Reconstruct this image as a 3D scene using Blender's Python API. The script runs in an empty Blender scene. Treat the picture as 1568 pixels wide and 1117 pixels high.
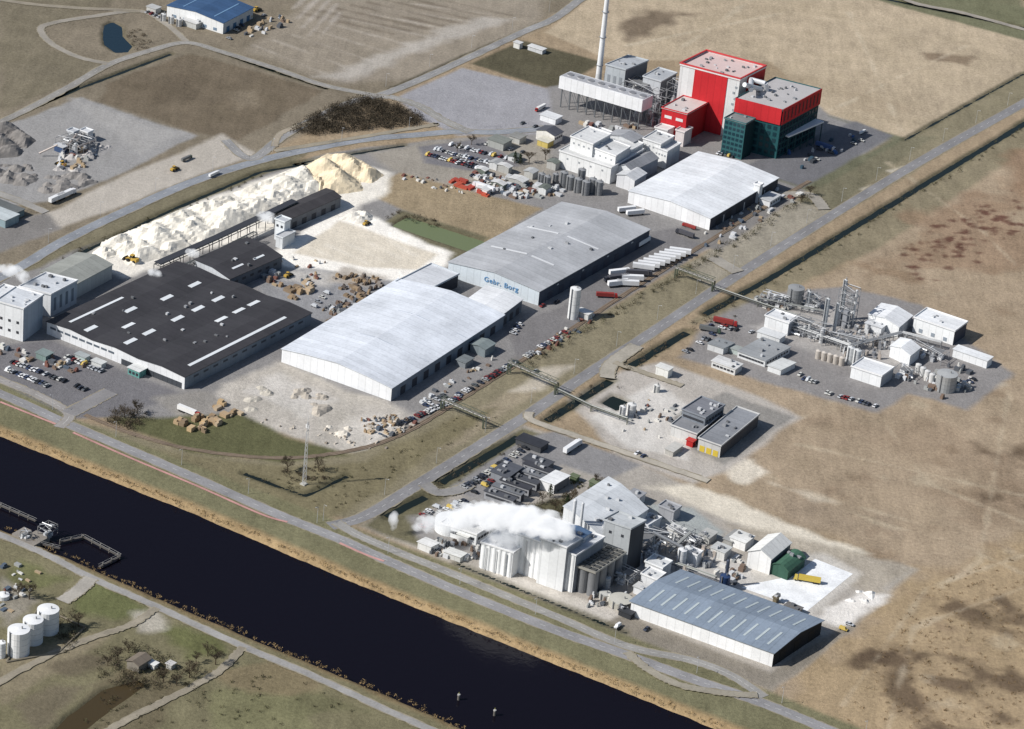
import bpy, math, random
import numpy as np
from mathutils import Vector, Matrix
random.seed(7)
# ------------------------------------------------------------------ camera / survey
IW, IH, F = 1568., 1117., 4920.
TH, RO, D = math.radians(26.94), math.radians(5.71), 1800.
fwd = Vector((0, math.cos(TH), -math.sin(TH))); r0 = Vector((1, 0, 0)); u0 = Vector((0, math.sin(TH), math.cos(TH)))
CAM = Vector((0, -D*math.cos(TH), D*math.sin(TH)))
CU = u0*math.cos(RO) - r0*math.sin(RO); CR = r0*math.cos(RO) + u0*math.sin(RO)
def G(px, py, z=0.):
    """air-survey point -> world metres at level z"""
    d = fwd*F + CR*(px-IW/2) - CU*(py-IH/2)
    t = (z-CAM.z)/d.z
    p = CAM + d*t
    return Vector((p.x, p.y, z))
AX = Vector((-.859, .512, 0)).normalized()   # along the canal (up-left)
BX = Vector((.512, .859, 0)).normalized()    # along the main road (away)
scene = bpy.context.scene
cam = bpy.data.cameras.new("camera"); co = bpy.data.objects.new("camera", cam); scene.collection.objects.link(co)
cam.sensor_width = 36; cam.lens = F/IW*36; cam.clip_start = 5; cam.clip_end = 60000
m = Matrix.Identity(4)
for i in range(3):
    m[i][0] = CR[i]; m[i][1] = CU[i]; m[i][2] = -fwd[i]; m[i][3] = CAM[i]
co.matrix_world = m; scene.camera = co
scene.view_settings.view_transform = 'Standard'; scene.view_settings.look = 'None'; scene.view_settings.exposure = 0
# ------------------------------------------------------------------ light
SE, SAZ = math.radians(40), math.radians(20)
w = bpy.data.worlds.new("World"); scene.world = w; w.use_nodes = True
nt = w.node_tree; bg = nt.nodes["Background"]; sk = nt.nodes.new("ShaderNodeTexSky"); sk.sky_type = 'NISHITA'
sk.sun_disc = False; sk.sun_elevation = SE; sk.sun_rotation = math.atan2(-math.cos(SAZ), -math.sin(SAZ)) % (2*math.pi)
nt.links.new(sk.outputs[0], bg.inputs[0]); bg.inputs[1].default_value = 0.08
sl = bpy.data.lights.new("sun", 'SUN'); sl.energy = 4.8; sl.angle = math.radians(.5); sl.color = (1, .965, .92)
so = bpy.data.objects.new("sun", sl); scene.collection.objects.link(so)
so.rotation_euler = Vector((math.cos(SAZ)*math.cos(SE), math.sin(SAZ)*math.cos(SE), -math.sin(SE))).to_track_quat('-Z', 'Y').to_euler()
so.location = (-300, -200, 400)
# ------------------------------------------------------------------ materials
def lin(c, k=.9):
    return tuple(k*((x/255/12.92) if x/255 <= .04045 else ((x/255+.055)/1.055)**2.4) for x in c)
MC = {}
def N(nt, t, **kw):
    n = nt.nodes.new(t)
    for k, v in kw.items(): setattr(n, k, v)
    return n
def mth(nt, op, a, b=None, c=None):
    n = N(nt, "ShaderNodeMath", operation=op)
    for i, x in enumerate((a, b, c)):
        if x is None: continue
        if isinstance(x, (int, float)): n.inputs[i].default_value = x
        else: nt.links.new(x, n.inputs[i])
    return n.outputs[0]
def noise(nt, vec, scale, detail=4, rough=.55):
    n = N(nt, "ShaderNodeTexNoise"); n.inputs["Scale"].default_value = scale
    n.inputs["Detail"].default_value = detail; n.inputs["Roughness"].default_value = rough
    nt.links.new(vec, n.inputs["Vector"]); return n.outputs[0]
def M(c, kind='paint'):
    key = (tuple(c), kind)
    if key in MC: return MC[key]
    ma = bpy.data.materials.new("%s_%d_%d_%d" % ((kind,)+tuple(c))); ma.use_nodes = True
    nt = ma.node_tree; b = nt.nodes["Principled BSDF"]
    amt, rough, sp, dr = dict(paint=(.16, .6, 0, None), wall=(.18, .6, 3.0, None), roofB=(.32, .6, 4.5, AX), roofA=(.32, .6, 4.5, BX),
                        concrete=(.4, .9, 0, None), heap=(.35, .95, 0, None), asphalt=(.45, .9, 0, None), glass=(.05, .15, 0, None),
                        metal=(.2, .4, 0, None), twig=(.5, .9, 0, None))[kind]
    geo = N(nt, "ShaderNodeNewGeometry"); pos = geo.outputs["Position"]
    n1 = noise(nt, pos, {'heap': .12, 'concrete': .1, 'asphalt': .06, 'twig': .15}.get(kind, .06), 6)
    n2 = noise(nt, pos, {'heap': .8, 'concrete': 1., 'asphalt': .9}.get(kind, .7), 3)
    f = mth(nt, 'MULTIPLY_ADD', mth(nt, 'SUBTRACT', n1, .5), amt*2.2, 1.)
    f = mth(nt, 'ADD', f, mth(nt, 'MULTIPLY', mth(nt, 'SUBTRACT', n2, .5), amt*1.2))
    if sp:
        vm = N(nt, "ShaderNodeVectorMath", operation='DOT_PRODUCT'); nt.links.new(pos, vm.inputs[0])
        vm.inputs[1].default_value = (AX+BX).normalized() if dr is None else dr
        q = mth(nt, 'DIVIDE', vm.outputs["Value"], sp)
        seam = mth(nt, 'LESS_THAN', mth(nt, 'FRACT', q), .12)
        f = mth(nt, 'SUBTRACT', f, mth(nt, 'MULTIPLY', seam, .12))
        wn = N(nt, "ShaderNodeTexWhiteNoise", noise_dimensions='1D'); nt.links.new(mth(nt, 'FLOOR', q), wn.inputs["W"])
        f = mth(nt, 'ADD', f, mth(nt, 'MULTIPLY', mth(nt, 'SUBTRACT', wn.outputs["Value"], .5), .10))
    sc = N(nt, "ShaderNodeVectorMath", operation='SCALE'); sc.inputs[0].default_value = lin(c, .88 if kind != 'heap' else .93)
    nt.links.new(f, sc.inputs["Scale"]); nt.links.new(sc.outputs[0], b.inputs["Base Color"])
    b.inputs["Roughness"].default_value = rough; b.inputs["Specular IOR Level"].default_value = .35 if kind in ('paint', 'metal', 'glass') else .15
    if kind == 'metal': b.inputs["Metallic"].default_value = .25
    MC[key] = ma; return ma
# ------------------------------------------------------------------ mesh builder
def empty(name, loc):
    e = bpy.data.objects.new(name, None); e.location = loc; e.empty_display_size = 2; scene.collection.objects.link(e); return e
class MB:
    def __init__(s): s.v, s.f, s.m, s.mats = [], [], [], []
    def mi(s, ma):
        if ma not in s.mats: s.mats.append(ma)
        return s.mats.index(ma)
    def add(s, vs, fs, ma):
        k = len(s.v); s.v += [tuple(x) for x in vs]; i = s.mi(ma)
        for f in fs: s.f.append(tuple(k+j for j in f)); s.m.append(i)
    def hexa(s, b4, t4, ma):
        s.add(list(b4)+list(t4), [(3, 2, 1, 0), (4, 5, 6, 7), (0, 1, 5, 4), (1, 2, 6, 5), (2, 3, 7, 6), (3, 0, 4, 7)], ma)
    def box(s, o, ax, ay, z0, z1, ma):
        q = [o, o+ax, o+ax+ay, o+ay]
        if ax.cross(ay).z < 0: q = [q[0], q[3], q[2], q[1]]
        s.hexa([(p.x, p.y, z0) for p in q], [(p.x, p.y, z1) for p in q], ma)
    def boxc(s, c, lx, ly, z0, z1, ma, dx=AX):
        dx = Vector((dx.x, dx.y, 0)).normalized(); dy = Vector((-dx.y, dx.x, 0))
        s.box(Vector((c.x, c.y, 0))-dx*lx/2-dy*ly/2, dx*lx, dy*ly, z0, z1, ma)
    def cyl(s, c, r, z0, z1, ma, n=20, r2=None, cap=None, capz=0):
        r2 = r if r2 is None else r2
        vs = [(c.x+r*math.cos(2*math.pi*i/n), c.y+r*math.sin(2*math.pi*i/n), z0) for i in range(n)]
        vs += [(c.x+r2*math.cos(2*math.pi*i/n), c.y+r2*math.sin(2*math.pi*i/n), z1) for i in range(n)]
        vs.append((c.x, c.y, z1+capz))
        s.add(vs, [(i, (i+1) % n, n+(i+1) % n, n+i) for i in range(n)], ma)
        k = len(s.v)-len(vs); i2 = s.mi(cap or ma)
        for i in range(n): s.f.append((k+n+i, k+n+(i+1) % n, k+2*n)); s.m.append(i2)
    def tube(s, a, b, r, ma, n=6):
        a = Vector(a); b = Vector(b); d = (b-a).normalized()
        q = d.orthogonal().normalized(); p = d.cross(q)
        vs = [a+(q*math.cos(2*math.pi*i/n)+p*math.sin(2*math.pi*i/n))*r for i in range(n)]
        vs += [x+(b-a) for x in vs]
        s.add(vs, [(i, (i+1) % n, n+(i+1) % n, n+i) for i in range(n)]+[tuple(range(n))[::-1], tuple(range(n, 2*n))], ma)
    def mesh(s, name, org):
        me = bpy.data.meshes.new(name)
        me.from_pydata([(x-org.x, y-org.y, z-org.z) for x, y, z in s.v], [], s.f)
        for ma in s.mats: me.materials.append(ma)
        me.polygons.foreach_set("material_index", s.m); me.update(); return me
    def obj(s, name, parent=None):
        if not s.v: return None
        a = np.array(s.v); org = Vector(((a[:, 0].min()+a[:, 0].max())/2, (a[:, 1].min()+a[:, 1].max())/2, a[:, 2].min()))
        o = bpy.data.objects.new(name, s.mesh(name, org)); scene.collection.objects.link(o)
        if parent: o.parent = parent; o.location = org-parent.location
        else: o.location = org
        return o
def inst(name, me, loc, d, sc=1.):
    o = bpy.data.objects.new(name, me); scene.collection.objects.link(o); o.location = loc
    o.rotation_euler = (0, 0, math.atan2(d.y, d.x)); o.scale = (sc,)*3; return o
# ------------------------------------------------------------------ noise / polygons in numpy
LAT = np.random.RandomState(3).rand(256, 256)
def vn(x, y, s, off=0):
    x = x/s+off*17.3; y = y/s+off*9.1; xi = np.floor(x).astype(int); yi = np.floor(y).astype(int)
    fx = x-xi; fy = y-yi; fx = fx*fx*(3-2*fx); fy = fy*fy*(3-2*fy)
    g = lambda i, j: LAT[(xi+i) % 256, (yi+j) % 256]
    return (g(0, 0)*(1-fx)+g(1, 0)*fx)*(1-fy)+(g(0, 1)*(1-fx)+g(1, 1)*fx)*fy
def fbm(x, y, s, off=0):
    return (vn(x, y, s, off)*.5+vn(x, y, s/2.1, off+1)*.28+vn(x, y, s/4.3, off+2)*.22)*2-1
def segd(X, Y, a, b):
    dx, dy = b[0]-a[0], b[1]-a[1]; t = np.clip(((X-a[0])*dx+(Y-a[1])*dy)/(dx*dx+dy*dy+1e-9), 0, 1)
    return np.hypot(X-a[0]-t*dx, Y-a[1]-t*dy)
def sdline(X, Y, P):
    d = np.full(X.shape, 1e9)
    for i in range(len(P)-1): d = np.minimum(d, segd(X, Y, P[i], P[i+1]))
    return d
def sdpoly(X, Y, P):
    d = sdline(X, Y, P+[P[0]]); ins = np.zeros(X.shape, bool)
    for i in range(len(P)):
        (x1, y1), (x2, y2) = P[i], P[(i+1) % len(P)]
        if y1 == y2: continue
        c = ((y1 > Y) != (y2 > Y)) & (X < (x2-x1)*(Y-y1)/(y2-y1)+x1); ins ^= c
    return np.where(ins, -d, d)
def W(pts, z=0): return [(G(x, y, z).x, G(x, y, z).y) for x, y in pts]
def rnd_in(pts, n, rs):
    P = W(pts); a = np.array(P); out = []
    while len(out) < n:
        x = rs.uniform(a[:, 0].min(), a[:, 0].max(), 200); y = rs.uniform(a[:, 1].min(), a[:, 1].max(), 200)
        k = sdpoly(x, y, P) < 0; out += [Vector((p, q, 0)) for p, q in zip(x[k], y[k])]
    return out[:n]
# ------------------------------------------------------------------ ground sheet
ST = 1.75
xs = np.concatenate([[-30000, -9000, -3000, -1400, -900, -700], np.arange(-520, 521, ST), [700, 900, 1400, 3000, 9000, 30000]])
ys = np.concatenate([[-30000, -9000, -3000, -1400, -800, -560], np.arange(-440, 671, ST), [760, 900, 1400, 3000, 9000, 30000]])
XX, YY = np.meshgrid(xs, ys); X = XX.ravel(); Y = YY.ravel(); Z = np.zeros_like(X)
def glin(c):
    g = sum(c)/3; return lin(tuple(min(250, (g+(x-g)*.76)*1.03) for x in c))
C = np.zeros((len(X), 4)); C[:, :3] = glin((160, 138, 108)); C[:, 3] = 1
def paint(pts, col, g=1., soft=4., warp=5., k=1., line=0, ws=22, off=0):
    P = W(pts); a = np.array(P); mg = abs(warp)+soft+line+5
    I = np.where((X > a[:, 0].min()-mg) & (X < a[:, 0].max()+mg) & (Y > a[:, 1].min()-mg) & (Y < a[:, 1].max()+mg))[0]
    if len(I) == 0: return
    x, y = X[I], Y[I]
    d = (sdline(x, y, P)-line) if line else sdpoly(x, y, P)
    d = d + warp*fbm(x, y, ws, off)
    wt = (np.clip(.5-d/soft, 0, 1)*k)[:, None]
    C[I] = C[I]*(1-wt)+np.array(list(glin(col))+[g])*wt
# -- large regions
paint([(-900, -700), (1000, -700), (900, 0), (600, 145), (400, 235), (0, 420), (-900, 860)], (131, 119, 99), 1, 6, 3)
paint([(0, 0), (180, 0), (60, 45), (80, 75), (160, 100), (0, 175)], (124, 114, 92), 1, 4, 3)
paint([(430, 30), (560, -40), (830, -20), (830, 40), (640, 120), (520, 130), (380, 80)], (148, 136, 118), .8, 8, 6)
for k in range(9): paint([(390+k*30, 70-k*8), (510+k*30, 118-k*12)], (176, 165, 150), .5, 3, 3, .6, line=1.0)
for k in range(8): paint([(460+k*26, 20-k*4), (600+k*26, 52-k*4)], (116, 103, 86), .7, 3, 3, .65, line=1.5)
for k in range(5): paint([(480-k*8, 70-k*14), (520-k*4, 20-k*14)], (178, 168, 156), .5, 3, 3, .6, line=.8)
paint([(540, 125), (620, 85), (700, 58), (790, 30), (740, 25), (640, 62), (520, 108), (480, 118)], (176, 168, 157), .5, 9, 7, .85)
paint([(165, 128), (292, 82), (495, 140), (365, 215), (290, 200), (150, 155)], (116, 102, 82), 1, 4, 3)
paint([(350, 150), (390, 140), (400, 160), (360, 170)], (138, 124, 102), 1, 8, 8, .6)
paint([(210, 130), (290, 110), (320, 150), (240, 160)], (102, 89, 71), 1, 10, 12, .6)
paint([(18, 190), (125, 150), (300, 208), (205, 258), (72, 310), (-90, 320), (-90, 190)], (150, 148, 146), .45, 3, 3)
paint([(110, 152), (280, 205), (215, 235), (150, 190)], (164, 161, 157), .3, 6, 5, .7)
paint([(95, 318), (205, 262), (340, 206), (392, 238), (330, 258), (200, 310), (70, 358), (-80, 400), (-80, 375)], (180, 171, 158), .4, 4, 3)
paint([(-80, 372), (70, 326), (95, 350), (-80, 420)], (128, 124, 120), .4, 4, 3)
paint([(0, 425), (200, 318), (400, 245), (470, 235), (430, 265), (150, 375), (100, 395), (0, 450)], (122, 114, 88), 1, 4, 2)
paint([(-100, 590), (-100, 460), (60, 410), (110, 385), (240, 335), (420, 262), (500, 236), (560, 226), (700, 212), (800, 205), (840, 130), (1010, 120),
       (1260, 160), (1370, 210), (1230, 290), (1215, 310), (1050, 400), (900, 490), (760, 585), (640, 650), (590, 680), (380, 655), (310, 690), (150, 625), (80, 645)], (137, 134, 132), .4, 3, 2)
paint([(560, 232), (700, 214), (840, 220), (850, 300), (700, 290), (600, 262)], (154, 146, 133), .6, 8, 6)
paint([(605, 150), (708, 104), (838, 136), (852, 205), (700, 208), (640, 180)], (152, 151, 156), .3, 3, 1)
paint([(640, 225), (740, 212), (800, 255), (720, 262), (650, 250)], (120, 118, 122), .3, 3, 1)
paint([(720, 98), (800, 62), (925, 96), (860, 130), (835, 134)], (94, 88, 66), 1, 3, 1)
paint([(552, 292), (612, 265), (828, 320), (748, 372), (690, 352)], (158, 138, 106), 1, 3, 2)
paint([(590, 340), (615, 322), (750, 364), (716, 392), (690, 400), (590, 352)], (114, 107, 80), 1, 3, 1)
paint([(400, 397), (515, 320), (562, 330), (690, 387), (674, 410), (612, 434), (540, 430), (450, 415)], (244, 238, 226), .3, 4, 4)
paint([(448, 388), (520, 338), (668, 390), (640, 412), (560, 410)], (218, 206, 184), .35, 3, 1.5)
for k in range(5): paint([(470+k*32, 378-k*2), (540+k*24, 408-k*4)], (236, 228, 212), .3, 3, 2, .4, line=.8)
paint([(130, 400), (150, 372), (330, 300), (500, 240), (600, 265), (585, 300), (520, 330), (440, 350), (330, 380), (190, 425)], (228, 221, 207), .4, 5, 4)
paint([(310, 625), (345, 590), (432, 556), (605, 622), (640, 640), (560, 700), (505, 692), (400, 655)], (184, 176, 164), .9, 5, 6)
paint([(380, 600), (430, 575), (520, 612), (470, 635)], (202, 196, 187), .7, 8, 8, .8)
paint([(540, 640), (610, 640), (560, 690), (510, 680)], (210, 203, 192), .7, 8, 8, .7)
paint([(380, 410), (470, 410), (610, 430), (560, 470), (480, 495), (400, 450)], (142, 142, 144), .5, 5, 5)
paint([(430, 410), (520, 420), (500, 440), (440, 430)], (196, 190, 180), .5, 8, 8, .7)
paint([(520, 405), (600, 425), (560, 440), (510, 430)], (172, 160, 144), .8, 6, 6, .8)
paint([(-80, 540), (80, 520), (280, 605), (170, 640), (80, 645), (-80, 600)], (116, 114, 117), .35, 3, 2)
paint([(240, 610), (320, 600), (380, 640), (300, 665)], (144, 139, 132), .5, 5, 4)
paint([(600, 670), (760, 585), (900, 490), (1050, 400), (1060, 385), (900, 470), (770, 560), (640, 635)], (126, 121, 116), .5, 3, 1)
paint([(860, 470), (1000, 355), (1060, 345), (1100, 370), (920, 480), (800, 560), (770, 500)], (122, 119, 119), .3, 3, 1)
paint([(110, 640), (300, 695), (430, 706), (560, 690), (640, 650), (900, 492), (1215, 310), (1385, 212), (1568, 96), (1900, -110), (1900, -20), (1568, 162), (1130, 425), (800, 645), (545, 800), (120, 655)], (136, 126, 98), 1, 3, 2)
paint([(160, 640), (240, 640), (370, 634), (440, 668), (520, 690), (545, 700), (430, 708), (290, 692)], (98, 98, 62), 1, 4, 3)
paint([(600, 720), (700, 650), (780, 600), (860, 560), (840, 590), (700, 680)], (152, 138, 112), 1, 5, 4)
paint([(130, 668), (300, 700), (440, 715), (560, 705), (700, 640), (760, 625), (540, 780), (500, 800)], (126, 116, 84), 1, 5, 4)
paint([(780, 600), (830, 565), (880, 560), (830, 600)], (192, 181, 163), .6, 5, 4, .8)
paint([(1215, 310), (1370, 208), (1430, 210), (1340, 270), (1270, 330), (1130, 420), (1100, 400)], (122, 116, 90), 1, 4, 2)
paint([(1190, 300), (1280, 325), (1200, 375), (1080, 440), (1060, 405)], (160, 151, 134), .7, 5, 4, .8)
paint([(1360, 262), (1385, 255), (1395, 262), (1370, 268)], (196, 186, 166), .5, 3, 2, .9); paint([(1318, 290), (1335, 283), (1340, 292), (1325, 296)], (196, 186, 166), .5, 3, 2, .9)
paint([(1040, 360), (1180, 285), (1240, 290), (1100, 385)], (128, 124, 120), .3, 3, 1)
# right fields
paint([(835, 50), (960, -50), (1330, -80), (1700, 60), (1568, 110), (1385, 212), (1270, 176), (1180, 95), (1000, 92), (930, 90)], (182, 162, 132), 1, 3, 2)
paint([(940, 40), (990, 12), (1080, 20), (990, 50), (960, 60)], (112, 95, 76), 1, 10, 12, .85)
paint([(1410, 80), (1490, 88), (1480, 100), (1420, 92)], (126, 105, 82), 1, 6, 8, .8)
paint([(1180, 110), (1300, 130), (1420, 170), (1330, 170)], (166, 146, 117), 1, 14, 14, .6)
for P_ in ([(960, 70), (1200, 20), (1500, 60)], [(1270, 170), (1480, 70)], [(1300, 20), (1380, 200)], [(1020, 90), (1180, -20)]): paint(P_, (198, 182, 154), 1, 3, 4, .5, line=.5)
paint([(1270, 178), (1385, 212), (1240, 296), (1190, 275), (1230, 260), (1330, 235), (1370, 215)], (110, 110, 84), 1, 4, 2)
paint([(1190, 230), (1310, 185), (1366, 208), (1230, 288), (1140, 255)], (112, 112, 116), .3, 3, 1)
paint([(1330, -60), (1700, 50), (1700, 75), (1568, 62), (1340, 0)], (114, 114, 84), 1, 4, 2)
paint([(1060, 495), (1180, 430), (1330, 335), (1568, 185), (1900, -30), (1900, 30), (1568, 240), (1350, 380), (1160, 470)], (138, 126, 98), 1, 5, 4)
fld = [(1160, 470), (1350, 380), (1568, 230), (2600, -500), (2600, 1600), (1300, 1400), (1180, 1070), (1400, 870), (1000, 715), (1210, 640), (1040, 555)]
paint(fld, (166, 144, 116), 1, 5, 3)
for P_, c_, k_ in [([(1300, 400), (1370, 405), (1400, 430), (1330, 425)], (140, 113, 85), .7), ([(1390, 330), (1568, 280), (1600, 420), (1420, 410)], (150, 120, 92), .7),
    ([(1530, 240), (1650, 200), (1650, 300), (1540, 290)], (144, 112, 84), .7), ([(1240, 640), (1420, 650), (1568, 700), (1568, 760), (1400, 720)], (150, 127, 101), .6),
    ([(1450, 760), (1568, 740), (1568, 800), (1500, 810)], (144, 120, 94), .6), ([(1200, 760), (1340, 800), (1300, 820), (1220, 800)], (152, 133, 110), .6),
    ([(1420, 870), (1568, 820), (1800, 900), (1568, 1250), (1200, 1200), (1200, 1070), (1330, 960)], (170, 144, 106), .9)]:
    paint(P_, c_, 1, 14, 26, k_, ws=34)
for P_, ln_ in [([(1325, 1005), (1375, 1018), (1385, 1000), (1372, 1045), (1400, 1075), (1430, 1110), (1500, 1140)], 4), ([(1460, 925), (1500, 940), (1525, 965), (1568, 985)], 4), ([(1540, 925), (1560, 950), (1600, 940)], 3),
    ([(1430, 1040), (1480, 1060), (1540, 1100)], 3), ([(1500, 690), (1535, 700), (1568, 690)], 5), ([(1400, 1010), (1450, 1000), (1500, 1030), (1568, 1050)], 3.5), ([(1530, 760), (1568, 775)], 4), ([(1310, 1010), (1340, 1010)], 4)]:
    paint(P_, (98, 79, 60), 1, 9, 13, .85, line=ln_, ws=16)
for P_ in ([(1360, 250), (1500, 350), (1568, 420)], [(1180, 740), (1400, 800), (1568, 880)], [(1220, 680), (1568, 760)], [(1290, 1080), (1420, 900), (1568, 850)], [(1360, 1117), (1400, 960), (1568, 900)], [(1110, 700), (1340, 800), (1460, 830)], [(1350, 640), (1420, 740), (1568, 800)], [(1545, 600), (1500, 860), (1440, 900)], [(1230, 640), (1300, 600), (1350, 635)]):
    paint(P_, (194, 176, 146), 1, 3, 4, .5, line=.6)
rq = random.Random(5)
for q in range(120):
    t = rq.random(); cx = 1390+180*t+rq.gauss(0, 8); cy = 395-75*t+rq.gauss(0, 18); w_ = rq.uniform(2, 9)
    paint([(cx-w_, cy), (cx, cy-2), (cx+w_, cy+1), (cx, cy+2.5)], (104, 68, 54), 1, 2.5, 3, .85, ws=5)
for q in range(90):
    cx, cy = rq.uniform(1000, 1568), rq.uniform(440, 1100)
    if cy > 870 and cx < 1400 or (cx < 1250 and cy > 740) or (cy < 720 and cx < 1380): continue
    w_ = rq.uniform(6, 26); paint([(cx-w_, cy-w_*.1), (cx, cy-w_*.3), (cx+w_, cy+w_*.25), (cx, cy+w_*.3)], rq.choice([(140, 115, 89), (188, 170, 140), (130, 107, 82)]), 1, 7, 10, .5, ws=12)
paint([(1105, 715), (1140, 706), (1170, 722), (1130, 738)], (216, 205, 185), .6, 5, 8, .9)
for P_ in ([(1180, 740), (1230, 750), (1300, 775), (1240, 768)], [(1480, 560), (1540, 590), (1500, 590)], [(1000, 700), (1080, 728), (1010, 712)]): paint(P_, (206, 194, 172), .7, 6, 8, .6)
paint([(1036, 548), (1095, 487), (1160, 455), (1290, 438), (1410, 468), (1550, 573), (1480, 628), (1392, 604), (1347, 634)], (138, 134, 132), .45, 4, 3)
paint([(1150, 500), (1250, 460), (1400, 520), (1380, 560), (1290, 560)], (176, 171, 165), .5, 5, 4, .7)
paint([(870, 612), (955, 566), (1015, 553), (1160, 606), (1225, 640), (1112, 722), (1062, 742), (940, 695)], (178, 170, 160), .5, 4, 2)
paint([(905, 638), (1005, 585), (1062, 628), (1052, 705), (960, 686)], (202, 197, 189), .3, 4, 2)
paint([(1030, 640), (1110, 600), (1215, 640), (1110, 712), (1062, 690)], (140, 136, 130), .5, 3, 2)
# foreground plot
paint([(548, 806), (650, 742), (800, 650), (960, 705), (1300, 845), (1405, 872), (1300, 965), (1182, 1058), (700, 868)], (166, 158, 147), .55, 4, 2)
paint([(548, 806), (650, 742), (800, 655), (840, 668), (690, 755), (640, 800), (660, 845)], (112, 106, 78), 1, 4, 3)
paint([(690, 745), (800, 672), (850, 660), (980, 712), (930, 735), (860, 712), (740, 775)], (136, 134, 134), .3, 3, 1)
paint([(620, 790), (735, 760), (740, 850), (650, 835)], (146, 142, 138), .4, 4, 3)
paint([(800, 775), (880, 755), (890, 790), (840, 795)], (88, 84, 60), 1, 4, 3)
paint([(985, 745), (1060, 742), (1200, 800), (1340, 850), (1250, 850), (1100, 790)], (214, 203, 182), .45, 5, 6)
paint([(990, 770), (1060, 778), (1110, 815), (1070, 835), (1000, 800)], (156, 162, 160), .3, 3, 3)
paint([(1100, 800), (1330, 850), (1400, 872), (1340, 920), (1230, 860)], (166, 154, 135), .8, 6, 6, .8)
paint([(1180, 850), (1260, 850), (1320, 880), (1240, 950), (1150, 920), (1110, 870)], (196, 190, 180), .35, 5, 4, .9)
paint([(1240, 950), (1310, 905), (1360, 912), (1290, 960)], (224, 218, 209), .5, 4, 6)
paint([(860, 930), (960, 940), (1180, 1030), (1290, 960), (1310, 960), (1180, 1058), (860, 940)], (138, 129, 115), .6, 3, 2)
paint([(760, 870), (900, 920), (960, 940), (930, 950), (750, 885)], (196, 188, 176), .4, 3, 3)
paint([(930, 880), (1110, 840), (1160, 900), (1100, 925), (1010, 890)], (190, 186, 180), .4, 5, 5, .85)
# canal banks
paint([(-400, 415), (0, 585), (110, 640), (520, 800), (700, 868), (1180, 1060), (1500, 1190), (1500, 1290), (1110, 1117), (520, 880), (0, 665), (-400, 500)], (122, 118, 84), 1, 3, 1)
CN = [(-900, 300), (-200, 583), (0, 663), (300, 783), (520, 878), (780, 983), (1110, 1117), (1500, 1275), (2200, 1560)]
CS = [(1900, 1640), (1100, 1275), (720, 1117), (600, 1064), (420, 988), (300, 937), (150, 872), (60, 832), (0, 806), (-200, 722), (-900, 440)]
paint([(-900, 430), (0, 800), (150, 866), (720, 1110), (1100, 1270), (1100, 2200), (-1600, 1800)], (122, 115, 83), 1, 4, 1)
for P_, c_ in [([(110, 900), (160, 890), (225, 935), (180, 955), (120, 940)], (104, 110, 62)), ([(30, 855), (110, 885), (60, 905), (0, 890)], (108, 110, 66)), ([(250, 960), (350, 985), (360, 1005), (290, 1010)], (104, 108, 60)),
    ([(0, 1000), (60, 985), (180, 965), (100, 1030), (0, 1080)], (140, 127, 100)), ([(0, 880), (60, 920), (20, 960), (0, 960)], (150, 142, 128)), ([(370, 1010), (460, 1040), (560, 1090), (380, 1100)], (112, 109, 74)),
    ([(130, 1060), (200, 1020), (280, 1050), (240, 1117), (120, 1117)], (110, 99, 74)), ([(320, 1060), (450, 1060), (500, 1140), (330, 1140)], (124, 121, 82)), ([(20, 1080), (80, 1040), (140, 1050), (60, 1117)], (112, 101, 80)),
    ([(300, 1030), (420, 1010), (520, 1060), (400, 1060)], (134, 118, 86)), ([(60, 1020), (140, 1000), (180, 1010), (100, 1040)], (104, 93, 73)), ([(200, 940), (240, 935), (250, 960), (215, 968)], (180, 172, 157))]:
    paint(P_, c_, 1, 5, 7, .85)
paint(CN, (166, 137, 94), 1, 4, 1.5, .95, line=6.); paint(CS, (146, 121, 82), 1, 4, 2, .9, line=4.5)
Cp = CN+CS
# -- relief of canal, ponds, ditches
cd = sdpoly(X, Y, W(Cp))+.9*fbm(X, Y, 9)
Z = np.minimum(Z, -5*np.clip((3-cd)/8, 0, 1))
PONDS = {'blue': [[(160, 38), (172, 33), (186, 40), (188, 55), (202, 70), (196, 79), (178, 80), (160, 68), (158, 50)]],
         'green': [[(601, 345), (624, 331), (741, 369), (717, 384)]],
         'brown': [[(75, 1125), (105, 1095), (160, 1055), (210, 1040), (222, 1048), (170, 1085), (120, 1125), (90, 1150)]],
         'dark': [[(922, 616), (938, 605), (962, 614), (945, 628)]]}
for kk, L in PONDS.items():
    for P_ in L:
        paint(P_, (92, 86, 62), 1, 4, 1.5, .8, line=1.5)
        d = sdpoly(X, Y, W(P_))+.5*fbm(X, Y, 7); Z = np.minimum(Z, -1.8*np.clip((1.5-d)/3, 0, 1))
DITCH = [([(838, 643), (935, 582)], 3.0), ([(962, 562), (1052, 508)], 3.0), ([(676, 738), (795, 668)], 3.0), ([(592, 790), (652, 760)], 3.0),
         ([(1080, 480), (1180, 425), (1330, 334), (1568, 189), (1800, 40)], 2.6), ([(374, 724), (468, 758), (532, 728)], 1.2), ([(600, 138), (700, 92), (830, 36)], 1.2),
         ([(300, 66), (430, 112), (500, 135)], 1.1), ([(20, 178), (120, 135), (262, 82)], 1.2), ([(120, 388), (260, 322), (400, 262), (470, 250)], 1.4),
         ([(1385, 214), (1568, 112)], .6), ([(1320, -10), (1568, 42)], 2.2), ([(700, 862), (960, 968)], .8), ([(450, 250), (620, 222)], 1.)]
for P_, wd in DITCH:
    paint(P_, (88, 84, 60), 1, 3, 1.5, .75, line=wd+1.6)
    d = sdline(X, Y, W(P_))+.8*fbm(X, Y, 6); Z = np.minimum(Z, -1.6*np.clip((wd+1.2-d)/(1.6+wd*.6), 0, 1))
far = (np.abs(X) > 600) | (Y > 700) | (Y < -500)
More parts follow.
